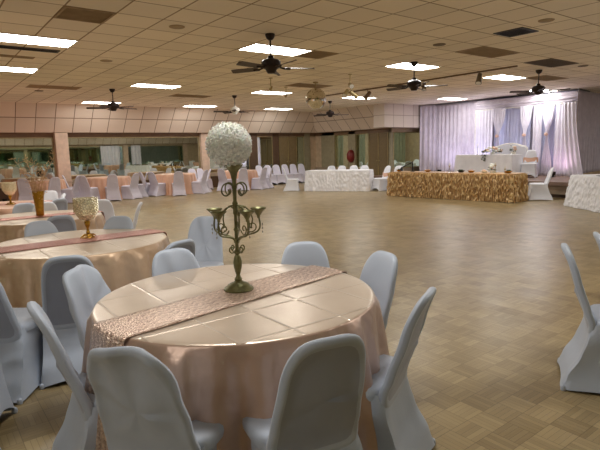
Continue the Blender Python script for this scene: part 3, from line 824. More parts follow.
round_table(SR, .75, 'round table in the side room seen through the wide window')
round_cloth(SR, .75, .762, 31, [M['ruffle_white']]*2, 'white cloth on the round table in the side room')
for k, c in enumerate(OUT):
    round_table(c, .75, 'round table outside the picture, seen only in the mirrors')
    round_cloth(c, .75, .762, 20+k, [M['ruffle_white' if k % 2 else 'peach']]*2, 'white or peach cloth outside the picture, seen only in the mirrors')
def runner(c, R, ang, w, h, mat, label, drop=.5, shift=0):
    m = MB(); a = rad(ang); L = R+.012
    total = 2*L+2*drop
    def fn(u, v):
        s = -L-drop+total*u; q = (v-.5)*w+shift
        lim = math.sqrt(max(.01, R*R-q*q))+.012
        z = h+.004
        if abs(s) > lim:
            e = abs(s)-lim; z = h+.004-min(e, 5); x = math.copysign(lim+.012+.09*min(1, e/.7)**1.2+.014*sin(q*40+s*3)*min(1, e*4), s)
            if e < .03: z = h+.004-e*.6; x = math.copysign(lim+e*.5, s)
        else: x = s
        return (x, q, z)
    m.grid(fn, 120, 10)
    o = m.build('table_runner', mat, angle=80); o.location = (c[0], c[1], 0); o.rotation_euler.z = a
    sol = o.modifiers.new('thick', 'SOLIDIFY'); sol.thickness = .003; sol.offset = 1
    return tag(o, label, 'table runner', 'sequined table runners')
runner(MC, .745, 9, .29, .762, M['sequin'], 'blush gold sequined runner across the nearest table, hanging down its left side', .55, -.02)
runner(T2, .76, 2, .32, .762, M['sequin_pink'], 'rose pink sequined runner across the second table', .3, .03)
runner(T3, .76, 0, .30, .762, M['sequin_pink'], 'pink runner across the third table, partly hidden by chairs', .2)
runner(T4, .76, 0, .30, .762, M['sequin_pink'], 'pink runner across the fourth table at the left edge', .2)

# ------------------------------------------------------------------ candelabra
CB = (1.372, 2.392, .767)
t = thing('candelabra', 'tall antique green gold candelabra holding the white flower ball on the nearest table', 'candelabra', CB)
MB().lathe([(.001, 0), (.082, 0), (.084, .006), (.078, .014), (.066, .020), (.060, .030), (.045, .038), (.026, .046), (.018, .056), (.001, .056)], 32, cap=False).build('candelabra_base', M['antique'], t)
MB().lathe([(.001, .05), (.018, .05), (.022, .062), (.014, .074), (.011, .085), (.017, .105), (.023, .135), (.024, .16), (.017, .19), (.011, .20), (.019, .212), (.019, .22), (.010, .23), (.010, .262), (.018, .272), (.010, .284), (.010, .33), (.016, .34), (.009, .352),
            (.009, .42), (.014, .43), (.012, .47), (.016, .485), (.010, .50), (.011, .56), (.015, .575), (.011, .59), (.011, .62), (.001, .62)], 16, cap=False).build('candelabra_stem', M['antique'], t)
MB().lathe([(.001, .61), (.012, .61), (.016, .63), (.020, .65), (.036, .675), (.050, .690), (.052, .695), (.046, .692), (.03, .676), (.001, .66)], 24, cap=False).build('top_cup', M['antique'], t)
def spiral(c, r0, r1, a0, a1, n, ux, uz, r=.0035):
    pts = []
    for i in range(n+1):
        k = i/n; a = a0+(a1-a0)*k; rr = r0+(r1-r0)*k; pts.append(Vector(c)+ux*rr*cos(a)+uz*rr*sin(a))
    return pts
Z = Vector((0, 0, 1))
for k in range(5):
    a = rad(18+72*k-38); u = Vector((cos(a), sin(a), 0))
    # main S arm: leaves the stem low, sweeps out and up to the cup
    pts = []
    P0, P1, P2, P3 = Vector((0, 0, .275))+u*.008, Vector((0, 0, .34))+u*.05, Vector((0, 0, .27))+u*.165, Vector((0, 0, .405))+u*.128
    for i in range(21):
        s = i/20; pts.append(P0*(1-s)**3+P1*3*s*(1-s)**2+P2*3*s*s*(1-s)+P3*s**3)
    arm = MB().tube(pts, [.006]*8+[.005]*13, 8)
    arm.tube(spiral((0, 0, .335)+u*.0 if False else tuple(Vector((0, 0, .352))+u*.088), .034, .006, -PI*.9, PI*1.6, 26, u, Z), .0035, 6)
    ao = arm.build('candelabra_arm', M['antique'], t)
    c = tuple(P3)
    MB().lathe([(.001, -.01), (.008, -.008), (.009, .004), (.014, .012), (.022, .026), (.038, .040), (.044, .046), (.044, .050), (.036, .046), (.02, .030), (.001, .022)], 18, c=c, cap=False).build('candle_cup', M['antique'], ao)
    # crystal drops
    cr = MB()
    for q in range(3):
        z = c[2]-.045-q*.022; cr.lathe([(.0005, -.009), (.005, 0), (.0005, .009)], 6, c=(c[0]+u.x*.02, c[1]+u.y*.02, z), cap=False)
    cr.build('crystal_drop', M['crystal'], ao)
for k in range(4):
    a = rad(45+90*k-38); u = Vector((cos(a), sin(a), 0))
    m = MB()
    m.tube(spiral(tuple(Vector((0, 0, .555))+u*.052), .05, .012, PI, -PI*1.2, 30, u, Z), .0042, 7)       # upper C scroll
    hp = MB().tube([Vector((0, 0, .475))+u*.012, Vector((0, 0, .465))+u*.06, Vector((0, 0, .43))+u*.105, Vector((0, 0, .385))+u*.118, Vector((0, 0, .34))+u*.105], .004, 7); hp.build('cage_hoop', M['antique'], t)
    m.build('scroll', M['antique'], t); m = MB()
    m.tube(spiral(tuple(Vector((0, 0, .235))+u*.034), .026, .006, PI, PI*3.2, 26, u, Z), .0036, 6)       # lower scroll
    m.build('scroll', M['antique'], t)
# flower ball: rows of cupped petals on a sphere
m = MB(); RB = .110; nb = 230
for i in range(nb):
    z = 1-2*(i+.5)/nb; a = i*2.399963; r = math.sqrt(1-z*z)
    n_ = Vector((r*cos(a), r*sin(a), z)); e1 = n_.orthogonal().normalized(); e2 = n_.cross(e1); n_r = RB*(.93+.05*random.random())
    ro = random.uniform(0, 6.28)
    for ring, (pn, pr, ph_) in enumerate(((6, .0165, .003), (4, .011, .010), (3, .006, .014))):
        for p in range(pn):
            b0 = ro+ring*.5+2*PI*p/pn; wd = PI/pn*1.15
            V = []
            for (aa, rr, hh) in ((b0-wd*.5, .3, 0), (b0+wd*.5, .3, 0), (b0+wd, .85, .8), (b0+wd*.3, 1.12, .65), (b0-wd*.3, 1.12, .75), (b0-wd, .85, .8)):
                q = e1*cos(aa)*pr*rr+e2*sin(aa)*pr*rr; V.append(n_*(n_r+ph_+hh*.008+random.uniform(-.001, .001))+q)
            m.add([v[:] for v in V], [(0, 1, 2, 5), (5, 2, 3, 4)])
m.ball((0, 0, 0), RB*.95, 24, 16)
o = m.build('flower_ball', M['petal'], smooth=False); o.location = (CB[0]-.016, CB[1]+.010, CB[2]+.800)
tag(o, 'round ball of white roses sitting on top of the tall candelabra', 'flowers')

# ------------------------------------------------------------------ goblets and gold vase
def goblet(x, y, s, label):
    t = thing('beaded_goblet', label, 'candle holder', (x, y, .768), 0, 'beaded goblets'); 
    MB().lathe([(.001, 0), (.055*s, 0), (.05*s, .008*s), (.02*s, .014*s), (.012*s, .03*s), (.018*s, .045*s), (.012*s, .06*s), (.009*s, .08*s), (.018*s, .10*s), (.026*s, .13*s), (.018*s, .155*s), (.001, .155*s)], 20, cap=False).build('goblet_stem', M['gold'], t)
    for k in range(4):
        a = k*PI/2+.4; MB().tube([(.01*cos(a)*s, .01*sin(a)*s, .03*s), (.05*cos(a)*s, .05*sin(a)*s, .022*s), (.08*cos(a)*s, .08*sin(a)*s, .006*s)], [.006*s, .008*s, .004*s], 6).build('goblet_foot', M['gold'], t)
    b = MB(); rb = .095*s
    b.lathe([(.02*s, .145*s), (.05*s, .16*s), (.08*s, .20*s), (.090*s, .25*s), (.092*s, .30*s), (.090*s, .345*s), (.084*s, .345*s), (.084*s, .30*s), (.08*s, .25*s), (.001, .17*s)], 20, cap=False)
    n = 230
    for i in range(n):
        z = (i+.5)/n; a = i*2.4; r = min(1, .55+z*1.2)
        c = (rb*r*cos(a), rb*r*sin(a), .165*s+.18*s*z); q = .0095*s
        b.add([(c[0]+q*dx, c[1]+q*dy, c[2]+q*dz) for dx, dy, dz in ((1,0,0),(-1,0,0),(0,1,0),(0,-1,0),(0,0,1),(0,0,-1))],
              [(0,2,4),(2,1,4),(1,3,4),(3,0,4),(2,0,5),(1,2,5),(3,1,5),(0,3,5)])
    b.build('beaded_bowl', M['bead'], t, smooth=False)
goblet(1.235, 4.93, 1.08, 'beaded gold goblet candle holder standing on the second table')
goblet(1.2, 9.42, 1.05, 'beaded gold goblet on the fourth table, left of the gold vase')
t = thing('gold_vase', 'tall tapering gold vase with branches on the third table', 'vase', (1.25, 7.28, .768))
MB().lathe([(.001, 0), (.045, 0), (.048, .01), (.052, .1), (.060, .2), (.070, .3), (.074, .32), (.068, .32), (.055, .2), (.042, .02), (.001, .015)], 28, cap=False).build('vase_body', M['gold'], t)
rnd = random.Random(5)
br = thing('branch_arrangement', 'gilded twigs with small leaves rising from the tall gold vase', 'branches', (1.25, 7.28, .79))
for k in range(7):
    a = 2*PI*k/7+rnd.uniform(-.3, .3); sp = rnd.uniform(.10, .30); hh = rnd.uniform(.55, .82)
    m = MB(); pts = []
    for i in range(13):
        s = i/12; pts.append(Vector((cos(a)*sp*s**2+.02*cos(a+1)*sin(s*9+k), sin(a)*sp*s**2+.02*sin(a+1)*sin(s*7+k), hh*s)))
    m.tube(pts, [.006*(1-.75*i/12) for i in range(13)], 6)
    for i in range(4, 13):
        for q in range(3):
            b0 = pts[i]; dr = Vector((rnd.uniform(-1, 1), rnd.uniform(-1, 1), rnd.uniform(-.1, 1))).normalized(); L = rnd.uniform(.04, .09)
            e = b0+dr*L; m.tube([b0, b0.lerp(e, .5)+Vector((0, 0, .006)), e], [.002, .0016, .001], 4)
            for w_ in (0.55, 1):
                p = b0.lerp(e, w_); s1 = dr.orthogonal().normalized()*.008; m.add([(p-s1)[:], (p+dr*.012)[:], (p+s1)[:], (p-dr*.010)[:]], [(0, 1, 2, 3)])
                m.ball(tuple(p), .0045, 5, 4)
    m.build('twig', M['branch'], br)

# ------------------------------------------------------------------ long tables with ruffled skirts
def rect_table(front_a, front_b, depth, label, h=.76):
    a, b = Vector(front_a), Vector(front_b); d = (b-a); L = d.length; d.normalize(); n = Vector((-d.y, d.x))
    if n.dot(a) < 0: n = -n
    c = (a+b)/2+n*depth/2; rz = math.atan2(d.y, d.x)
    if n.dot(Vector((-d.y, d.x))) < 0: rz += PI
    return c, rz, L
def make_rect(name, c, rz, L, D, h, label, cat='table', z0=0):
    t = thing(name, label, cat, (c[0], c[1], z0), rz)
    MB().box((-L/2+.02, -D/2+.02, h-.035), (L/2-.02, D/2-.02, h-.008), .004).build('tabletop', M['tabletop'], t)
    for sx in (-1, 1):
        for sy in (-1, 1): MB().tube([(sx*(L/2-.25), sy*(D/2-.1), h-.035), (sx*(L/2-.25), sy*(D/2-.1), 0)], .014).build('table_leg', M['steel'], t)
    return t
def perim(L, D, r=.05):
    """closed outline of the table edge, returns function s in 0..1 -> (x,y,nx,ny), and length"""
    P = 2*(L+D)
    def f(s):
        q = (s % 1)*P
        if q < L: return (-L/2+q, -D/2, 0, -1)
        q -= L
        if q < D: return (L/2, -D/2+q, 1, 0)
        q -= D
        if q < L: return (L/2-q, D/2, 0, 1)
        q -= L
        return (-L/2, D/2-q, -1, 0)
    def g(s):      # smoothed normals near the corners
        x, y, nx, ny = f(s); e = .035/P*1.0
        a, b = f(s-e), f(s+e); nx, ny = a[2]+b[2], a[3]+b[3]; l = math.hypot(nx, ny); return ((a[0]+b[0])/2*.5+x*.5, (a[1]+b[1])/2*.5+y*.5, nx/l, ny/l)
    return g, P
def cloth_top(L, D, h):
    m = MB(); g_, P = perim(L, D); n = 120
    vs = []
    for r in (.02, .5, .9, 1.0):
        for i in range(n): x, y, nx, ny = g_(i/n); vs.append((x*r, y*r, h))
    for i in range(n): x, y, nx, ny = g_(i/n); vs.append((x+nx*.008, y+ny*.008, h-.012))
    for i in range(n): x, y, nx, ny = g_(i/n); vs.append((x+nx*.012, y+ny*.012, h-.05))
    fs = [(j*n+i, j*n+(i+1) % n, (j+1)*n+(i+1) % n, (j+1)*n+i) for j in range(5) for i in range(n)]
    m.add(vs, fs); m.f.append(tuple(range(n))); m.mi.append(0)
    return m
def rosette_skirt(L, D, h, flare, seed, amp=.02, dens=1.0):
    m = MB(); g_, P = perim(L, D); n = int(P*70); nz = 34
    def fn(u, v):
        x, y, nx, ny = g_(u); s = u*P; z = (h-.02)*(1-v)+.006
        rows = 9*v; ph = (int(rows) % 2)*.5
        cell = sin((s*7.5*dens+ph)*2*PI)*.5; rf = abs(sin(rows*PI))
        d_ = .016+flare*v+amp*(.25*rf*abs(cell)+1.1*noise.noise(Vector((s*15, z*9, seed)))+.5*noise.noise(Vector((s*34, z*30, seed))))*(.3+.7*min(1, v*6))+.03*v*sin(s*13+2*sin(s*3.3)+seed)
        return (x+nx*d_, y+ny*d_, z)
    return m.grid(fn, n, nz, True)
c, rz, L = rect_table(FA, FB, .76, '')
make_rect('long_table', c, rz, L, .76, .755, 'long table under the white ruffled cloth, centre of the far side')
cl = thing('ruffled_tablecloth', 'white ruffled cloth reaching the floor on the long table at the centre back', 'tablecloth', (c[0], c[1], 0), rz)
cloth_top(L, .76, .765).build('cloth_top', M['ruffle_white'], cl); rosette_skirt(L, .76, .765, .05, 2).build('ruffled_skirt', M['ruffle_white'], cl)
# right white table
d2 = Vector((-.58, -.81)).normalized(); F1 = Vector((12.85, 5.85)); F2 = F1+d2*1.9
c, rz, L = rect_table(F1, F2, .76, '')
n2 = Vector((-d2.y, d2.x)); 
if n2.x < 0: n2 = -n2
c = (F1+F2)/2+n2*.38; rz = math.atan2(d2.y, d2.x)
make_rect('long_table', c, rz, L, .76, .755, 'table under the white ruffled cloth cut by the right edge')
cl = thing('ruffled_tablecloth', 'white ruffled cloth flaring to the floor on the table cut by the right edge', 'tablecloth', (c[0], c[1], 0), rz)
cloth_top(L, .76, .765).build('cloth_top', M['ruffle_white'], cl); rosette_skirt(L, .76, .765, .14, 5, .03).build('ruffled_skirt', M['ruffle_white'], cl)
tr = MB().box((-.25, -.16, 0), (.25, .16, .012), .004); o = tr.build('serving_tray', M['black'], loc=(c[0]-.05, c[1], .7655), rz=rz); tag(o, 'flat black tray lying on the white table at the right edge', 'tray')
# gold head table
G1, G2 = Vector((12.16, 11.2)), Vector((12.58, 7.2))
c, rz, L = rect_table(G1, G2, .76, '')
make_rect('head_table', c, rz, L, .76, .755, 'long head table in front of the stage, under the gold skirt')
cl = thing('gold_tablecloth', 'gold ruffled table skirt and cloth on the long head table before the stage', 'tablecloth', (c[0], c[1], 0), rz)
cloth_top(L, .76, .765).build('cloth_top', M['gold_cloth'], cl)
m = MB(); g_, P = perim(L, .76); rnd = random.Random(3)
ns = int(P/.045)
def strip(s0, lay):
    ph, ph2, fr, fw = rnd.uniform(0, 6.28), rnd.uniform(0, 6.28), rnd.uniform(4.5, 8), rnd.uniform(.011, .02)
    nv = 26; vs = []
    for j in range(nv+1):
        v = j/nv; z = .735*(1-v)+.008
        cx = .022*sin(fr*v*2+ph)*v**.3; tw = sin(fr*1.6*v+ph2)*1.5
        for e in (-1, 0, 1):
            s = s0+(cx+e*fw*cos(tw))/P; dd = .03+lay*.022+.05*v+fw*e*sin(tw)+.018*sin(fr*v*3+ph)
            x, y, nx, ny = g_(s); vs.append((x+nx*max(.014, dd), y+ny*max(.014, dd), z))
    m.add(vs, [(j*3+i, j*3+i+1, (j+1)*3+i+1, (j+1)*3+i) for j in range(nv) for i in range(2)])
for lay in range(2):
    for i in range(ns): strip((i+lay*.5+rnd.uniform(-.25, .25))/ns, lay)
m.build('curly_skirt', M['gold_skirt'], cl, angle=60)
m = MB(); m.grid(lambda u, v: (lambda q: (q[0]+q[2]*(.012+.01*v+.006*sin(u*P*40)), q[1]+q[3]*(.012+.01*v+.006*sin(u*P*40)), .75*(1-v)+.01))(g_(u)), int(P*40), 8, True)
m.build('skirt_gap_backing', M['gap_shade'], cl, angle=60)
def on_gold(s, t_):    # s 0..1 from the left end, t_ 0..1 from front to back
    d_ = (G2-G1); n_ = Vector((-d_.y, d_.x)).normalized(); n_ = n_ if n_.x > 0 else -n_
    p = G1+d_*s+n_*.76*t_; return (p.x, p.y, .766)
def candle_stand(loc, h, label, mat, arms=0):
    t = thing('candle_stand', label, 'candle holder', loc)
    MB().lathe([(.001, 0), (.05, 0), (.045, .008), (.012, .02), (.008, .04), (.008, h-.05), (.014, h-.04), (.008, h-.03), (.03, h-.01), (.035, h), (.001, h)], 14, cap=False).build('stand', M[mat], t)
    MB().lathe([(.02, h), (.02, h+.06), (.004, h+.065), (.001, h+.08)], 12).build('candle', M['white'], t)
candle_stand(on_gold(.49, .4), .2, 'slim candle stand on the gold table, left of the stage table', 'chrome')
candle_stand(on_gold(.83, .5), .22, 'slim candle stand toward the right end of the gold table', 'brass')
candle_stand(on_gold(.90, .5), .12, 'short candle stand at the right end of the gold table', 'brass')
# black angled lamp on the left part of the gold table
p = on_gold(.16, .45); t = thing('angled_lamp', 'black angled stand with a drooping arm at the left part of the gold table', 'lamp', p)
MB().lathe([(.001, 0), (.07, 0), (.065, .015), (.015, .02), (.001, .02)], 16, cap=False).build('lamp_base', M['black'], t)
MB().tube([(0, 0, .015), (0, 0, .33)], [.022, .018], 8).build('lamp_pole', M['black'], t)
MB().tube([(0, 0, .30), (-.15, .16, .20), (-.24, .24, .13)], .018, 8).build('lamp_arm', M['black'], t)
MB().tube([(-.22, .22, .16), (-.26, .25, .04)], [.03, .06], 10).build('lamp_head', M['black'], t)
def place_setting(loc, label, mat, kind=0):
    t = thing('centrepiece_bowl', label, 'bowl', loc)
    MB().lathe([(.001, 0), (.05, 0), (.06, .01), (.10, .045), (.11, .06), (.10, .058), (.055, .018), (.001, .014)], 20, cap=False).build('bowl_body', M[mat], t)
    b = MB(); r = random.Random(int(loc[0]*1000+loc[1]*77))
    for i in range(9): b.ball((r.uniform(-.05, .05), r.uniform(-.05, .05), .05+r.uniform(0, .03)), .022, 8, 6)
    b.build('bowl_filling', M['blushflower' if kind else 'leaf'], t)
for s_, lab, mt, k in [(.58, 'low dark dish left of centre on the gold table', 'black', 0), (.66, 'low gold bowl of blush flowers at the middle of the gold table', 'gold', 1), (.30, 'small gold dish beside the black lamp on the gold table', 'gold', 1),
                       (.04, 'low bowl at the far left end of the gold table', 'gold', 0), (.93, 'bowl of greenery near the right end of the gold table', 'gold', 0), (.76, 'small white flower bowl right of centre on the gold table', 'white', 1)]:
    place_setting(on_gold(s_, .42), lab, mt, k)

# ------------------------------------------------------------------ stage, drapes, sweetheart table, loveseat
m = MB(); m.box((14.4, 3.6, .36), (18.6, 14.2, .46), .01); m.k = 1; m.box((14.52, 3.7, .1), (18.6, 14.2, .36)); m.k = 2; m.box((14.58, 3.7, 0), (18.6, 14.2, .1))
o = m.build('stage', [M['stagewood'], M['stageface'], M['stagedark']], smooth=False); o['kind'] = 'structure'
SZ = .46
def drape(name, pts, z0, z1, mat, label, cat='drape', amp=.04, freq=9.0, seed=0, top=None, parent=None, gather=None, group=None):
    """pleated curtain along a polyline; top(s) optional upper height"""
    P = [Vector(p) for p in pts]; segs = [(P[i+1]-P[i]).length for i in range(len(P)-1)]; Lt = sum(segs)
    n = int(Lt*freq*9); nz = 26
    def fn(u, v):
        s = u*Lt; i = 0
        while i < len(segs)-1 and s > segs[i]: s -= segs[i]; i += 1
        k = s/segs[i]; p = P[i].lerp(P[i+1], k); d_ = (P[i+1]-P[i]).normalized(); n_ = Vector((-d_.y, d_.x))
        q = u*Lt
        zt = top(u) if top else z1
        z = zt+(z0-zt)*v
        f = sin(q*freq*2*PI/1.0+1.4*sin(q*3.1+seed)+.6*sin(q*7.7+seed*2))
        a = amp*(.55+.45*v)*(1+.5*noise.noise(Vector((q*2, z*.6, seed))))
        p = p+n_*(a*f+.03*noise.noise(Vector((q*1.5, z*1.2, seed+3)))*v)
        if gather: p = gather(p, u, v, z)
        return (p.x, p.y, z)
    m_ = MB().grid(fn, n, nz); o = m_.build(name, mat, parent, angle=80)
    sol = o.modifiers.new('thick', 'SOLIDIFY'); sol.thickness = .003
    return o
DX = 17.55
o = drape('stage_drape', [(DX, 13.5), (DX, 7.9)], SZ+.006, CZ-.03, M['drape_mauve'], '', amp=.035, freq=5.5)
tag(o, 'long silver mauve pleated drape hanging behind the stage from the ceiling', 'drape')
o = drape('stage_drape', [(DX-.35, 14.12), (DX+.0, 13.5)], SZ+.006, CZ-.03, M['drape_mauve'], '', amp=.05, freq=5, seed=4)
tag(o, 'narrow darker drape at the left end of the stage beside the wide mirror', 'drape')
o = drape('stage_drape', [(DX, 7.85), (18.55, 8.0), (22.9, 8.5)], SZ*0+.5, CZ-.03, M['drape_mauve'], '', amp=.06, freq=4, seed=7)
tag(o, 'taupe drape running back from the corner at the right edge of the picture', 'drape')
m = MB().tube([(DX-.05, 14.1, CZ-.035), (DX-.05, 7.85, CZ-.035)], .02, 8); tag(m.build('drape_rail', M['steel']), 'rail at the ceiling holding the long stage drape', 'rail')
m = MB().tube([(18.5, 7.95, CZ-.035), (DX-.05, 7.8, CZ-.035)], .02, 8); tag(m.build('drape_rail', M['steel']), 'short rail at the right corner of the stage drape', 'rail')
for xa, xb, mt, lab in ((16.7, 18.0, 'drape_green', 'grey green drape in the side room behind the inner windows'), (18.5, 19.6, 'drape_green', 'second grey green drape in the side room behind the inner windows'), (20.6, 22.8, 'drape_green', 'wide grey green drape deep in the side room behind the wide window')):
    o = drape('side_room_drape', [(xb, 19.8), (xa, 19.8)], .3, 2.6, M[mt], '', amp=.04, freq=4, seed=xa); tag(o, lab, 'drape')
for xa, xb, lab in ((11.8, 13.3, 'white drape on the wall behind the camera, seen in the long mirror'), (14.2, 15.0, 'narrow white drape on the wall behind the camera, seen in the long mirror')):
    o = drape('south_drape', [(xa, -1.5), (xb, -1.5)], .7, 2.25, M['drape_white'], '', amp=.04, freq=4, seed=xa); tag(o, lab, 'drape')
# inner white panels on a pipe frame, gathered at tie-backs
IX = 17.2; ZT = 2.84
frm = thing('pipe_frame', 'pipe frame with uprights carrying the inner white drapes on the stage', 'frame', (IX, 9.6, SZ))
for y in (-1.8, 1.86): MB().tube([(0, y, 0), (0, y, ZT-SZ+.03)], .02, 8).build('upright', M['white'], frm)
MB().tube([(0, -1.8, ZT-SZ), (0, 1.86, ZT-SZ)], .018, 8).build('crossbar', M['white'], frm)
for k, y in enumerate((-1.8, 1.86)): MB().box((-.2, y-.15, 0), (.2, y+.15, .012), .003).build('foot_plate', M['white'], frm)
ties = [10.46, 9.43, 8.65]
def gat(y0, y1, yt, zt=1.86, wd=.10):
    def g(p, u, v, z):
        k = math.exp(-((z-zt)/.42)**2)*.92 if z > zt-.0 else math.exp(-((z-zt)/.75)**2)*.92
        p = Vector((p.x-.05*k, p.y)); p.y = p.y*(1-k)+(yt+(p.y-(y0+y1)/2)*wd)*k; return p
    return g
panels = [(11.45, 10.72, None, 'drape_white', 'leftmost inner white drape hanging straight on the stage frame'), (10.72, 10.2, 10.46, 'drape_white', 'white drape gathered at a tie left of the loveseat'),
          (9.66, 9.2, 9.43, 'drape_white', 'white drape gathered at a tie right above the loveseat'), (9.18, 8.88, None, 'drape_white', 'white drape hanging straight between the two right ties'),
          (8.86, 8.44, 8.65, 'drape_white', 'white drape gathered at the tie farthest right'), (8.42, 7.78, None, 'drape_white', 'rightmost inner white drape hanging straight on the stage frame')]
for k, (ya, yb, yt, mt, lab) in enumerate(panels):
    x = IX-(.0 if yt is None else .05)
    o = drape('inner_drape', [(x, ya), (x, yb)], SZ+.006, ZT+.02, M[mt], '', amp=.028, freq=8 if yt is None else 12, seed=k*3.3, gather=gat(ya, yb, yt) if yt else None)
    tag(o, lab, 'drape', 'white inner drapes on the stage')
    if yt:
        b = MB().tube([(IX-.13, yt-.06, 1.86), (IX-.15, yt, 1.84), (IX-.13, yt+.06, 1.86)], .03, 8)
        for q in range(7):
            a = 2*PI*q/7; b.ball((IX-.16, yt+.04*cos(a), 1.86+.04*sin(a)), .022, 8, 6)
        b.ball((IX-.18, yt, 1.86), .03, 8, 6)
        tag(b.build('drape_tie', M['blushflower']), {10.46: 'blush tie holding the drape left of the loveseat', 9.43: 'blush tie holding the drape above the loveseat', 8.65: 'blush tie holding the drape farthest right'}[yt], 'tie')
for ya, yb, lab in ((10.75, 9.35, 'bluish flat drape behind the loveseat between two ties'), (9.2, 8.3, 'bluish flat drape behind the right ties of the stage frame')):
    o = drape('backing_drape', [(IX+.14, ya), (IX+.14, yb)], SZ+.006, ZT+.02, M['drape_blue'], '', amp=.02, freq=7, seed=ya)
    tag(o, lab, 'drape')
# swag header with small crystal lights
def swag(u, v):
    y = 11.45-3.68*u; sg = abs(sin(u*PI*3)); z = CZ-.10-(.28+.14*sg)*v
    return (IX+.06-.09*sin(PI*v)*1-.05*sin(v*22+sg*4)*.4, y, z)
o = MB().grid(swag, 120, 16).build('swag_valance', M['drape_mauve'], angle=80); tag(o, 'silver swagged valance across the top of the inner white drapes', 'valance')
# sheer side sweep at the right of the inner drapes
o = drape('side_sweep', [(17.0, 8.1), (17.0, 7.7)], SZ+.006, 2.84, M['drape_white'], '', amp=.03, freq=9, seed=9,
          gather=lambda p, u, v, z: Vector((p.x-.03-.28*v*v*0, p.y-.22*v**2*(1-.0*u)-.16*v*u)))
tag(o, 'sheer white drape sweeping outward at the right end of the stage', 'drape')
# sweetheart table on stage
make_rect('stage_table', (15.62, 9.9), -PI/2, 2.12, .62, .755, 'table on the stage under the white cloth, before the loveseat', z0=SZ)
cl = thing('white_tablecloth', 'plain white cloth with soft folds on the stage table', 'tablecloth', (15.62, 9.9, SZ), -PI/2)
cloth_top(2.12, .62, .765).build('cloth_top', M['ruffle_white'], cl)
m = MB(); g_, P = perim(2.12, .62)
m.grid(lambda u, v: (lambda q, s: (q[0]+q[2]*(.014+.05*v+.018*v*sin(s*21+2*sin(s*4))), q[1]+q[3]*(.014+.05*v+.018*v*sin(s*21+2*sin(s*4))), .74*(1-v)+.008))(g_(u), u*P), 320, 14, True)
m.build('cloth_drop', M['ruffle_white'], cl)
# loveseat
t = thing('loveseat', 'white tufted loveseat with an arched back on the stage', 'sofa', (16.45, 9.6, SZ), PI/2)   # faces -x
W2 = .61
def topz(x): return .93+.17*(max(0, 1-(abs(x)/W2)**2.0))+.03*math.exp(-((abs(x)-W2*.9)/.06)**2)
b = MB()
for sd in (0, 1):
    b.grid(lambda u, v: (-W2+2*W2*u, (-.0 if sd else -.12)+(-.022*abs(sin(v*PI*4))*(.6+.4*abs(sin(u*PI*9))) if not sd else 0), .34+(topz(-W2+2*W2*u)-.34)*v), 60, 24)
for v0 in (0, 1): b.grid(lambda u, q: (-W2+2*W2*u, -.12+.12*q, .34+(topz(-W2+2*W2*u)-.34)*v0), 60, 1)
for u0 in (0, 1): b.grid(lambda u, q: (-W2+2*W2*u0, -.12+.12*q, .34+(topz(W2)-.34)*u), 24, 1)
b.build('seat_back', M['spandex_white'], t, angle=50)
fr = MB().tube([(-W2, -.06, .34)]+[(-W2+2*W2*i/30, -.06, topz(-W2+2*W2*i/30)+.01) for i in range(31)]+[(W2, -.06, .34)], .03, 8); fr.build('back_frame', M['white'], t)
MB().box((-W2, -.62, .26), (W2, -.12, .44), .04).build('seat_cushion', M['spandex_white'], t)
for s in (-1, 1):
    MB().box((s*W2-.07, -.64, .24), (s*W2+.07, -.06, .62), .05).build('armrest', M['spandex_white'], t)
    for y in (-.58, -.08): MB().tube([(s*(W2-.03), y, .26), (s*(W2-.01), y, 0)], [.035, .02], 8).build('sofa_leg', M['white'], t)
# flowers on the stage table
def bouquet(loc, label, n, spread, trail=False, seed=1):
    t = thing('flower_arrangement', label, 'flowers', loc); r = random.Random(seed)
    f = MB(); lf = MB()
    MB().lathe([(.001, 0), (.06, 0), (.075, .05), (.07, .08), (.001, .08)], 14, cap=False).build('flower_bowl', M['white'], t)
    for i in range(n):
        a = r.uniform(0, 6.28); q = r.uniform(0, 1)**.6; c = (cos(a)*q*spread*.5, sin(a)*q*spread, .09+.13*(1-q*q)+r.uniform(0, .03)); s = r.uniform(.03, .055)
        f.k = 0 if r.random() < .7 else 1
        f.ball(c, s, 9, 6, .8)
        for p in range(5):
            b = 2*PI*p/5; f.ball((c[0]+s*.6*cos(b), c[1]+s*.6*sin(b), c[2]+s*.2), s*.5, 6, 4)
    for i in range(int(n*1.6)):
        a = r.uniform(0, 6.28); q = spread*r.uniform(.6, 1.15); c = Vector((cos(a)*q*.5, sin(a)*q, .07+r.uniform(0, .1)))
        d_ = Vector((cos(a), sin(a), r.uniform(-.4, .5))).normalized(); s1 = d_.orthogonal().normalized()*.022
        lf.add([(c-d_*.05)[:], (c+s1)[:], (c+d_*.06)[:], (c-s1)[:]], [(0, 1, 2, 3)])
    if trail:
        for i in range(22):
            c = Vector((-.36+r.uniform(-.05, .05), .10+r.uniform(-.09, .06), .04-.011*i)); d_ = Vector((r.uniform(-.5, .5), r.uniform(-1, 1), -.6)).normalized(); s1 = d_.orthogonal().normalized()*.022
            lf.add([(c-d_*.05)[:], (c+s1)[:], (c+d_*.06)[:], (c-s1)[:]], [(0, 1, 2, 3)])
    f.build('blossoms', [M['petal'], M['blushflower']], t); lf.build('foliage', M['leaf'], t, smooth=False)
bouquet((15.62, 9.72, SZ+.766), 'white and blush flowers with trailing leaves on the stage table', 34, .36, True, 2)
bouquet((15.6, 8.95, SZ+.766), 'small cluster of blush flowers at the right end of the stage table', 10, .12, False, 5)
candle_stand((15.55, 10.25, SZ+.766), .30, 'tall candle stand left of the flowers on the stage table', 'chrome')
candle_stand((15.95, 9.25, SZ+.766), .30, 'tall candle stand between the flowers and the loveseat', 'chrome')
o = MB().lathe([(.001, 0), (.14, 0), (.15, .03), (.13, .06), (.001, .08)], 20, cap=False)
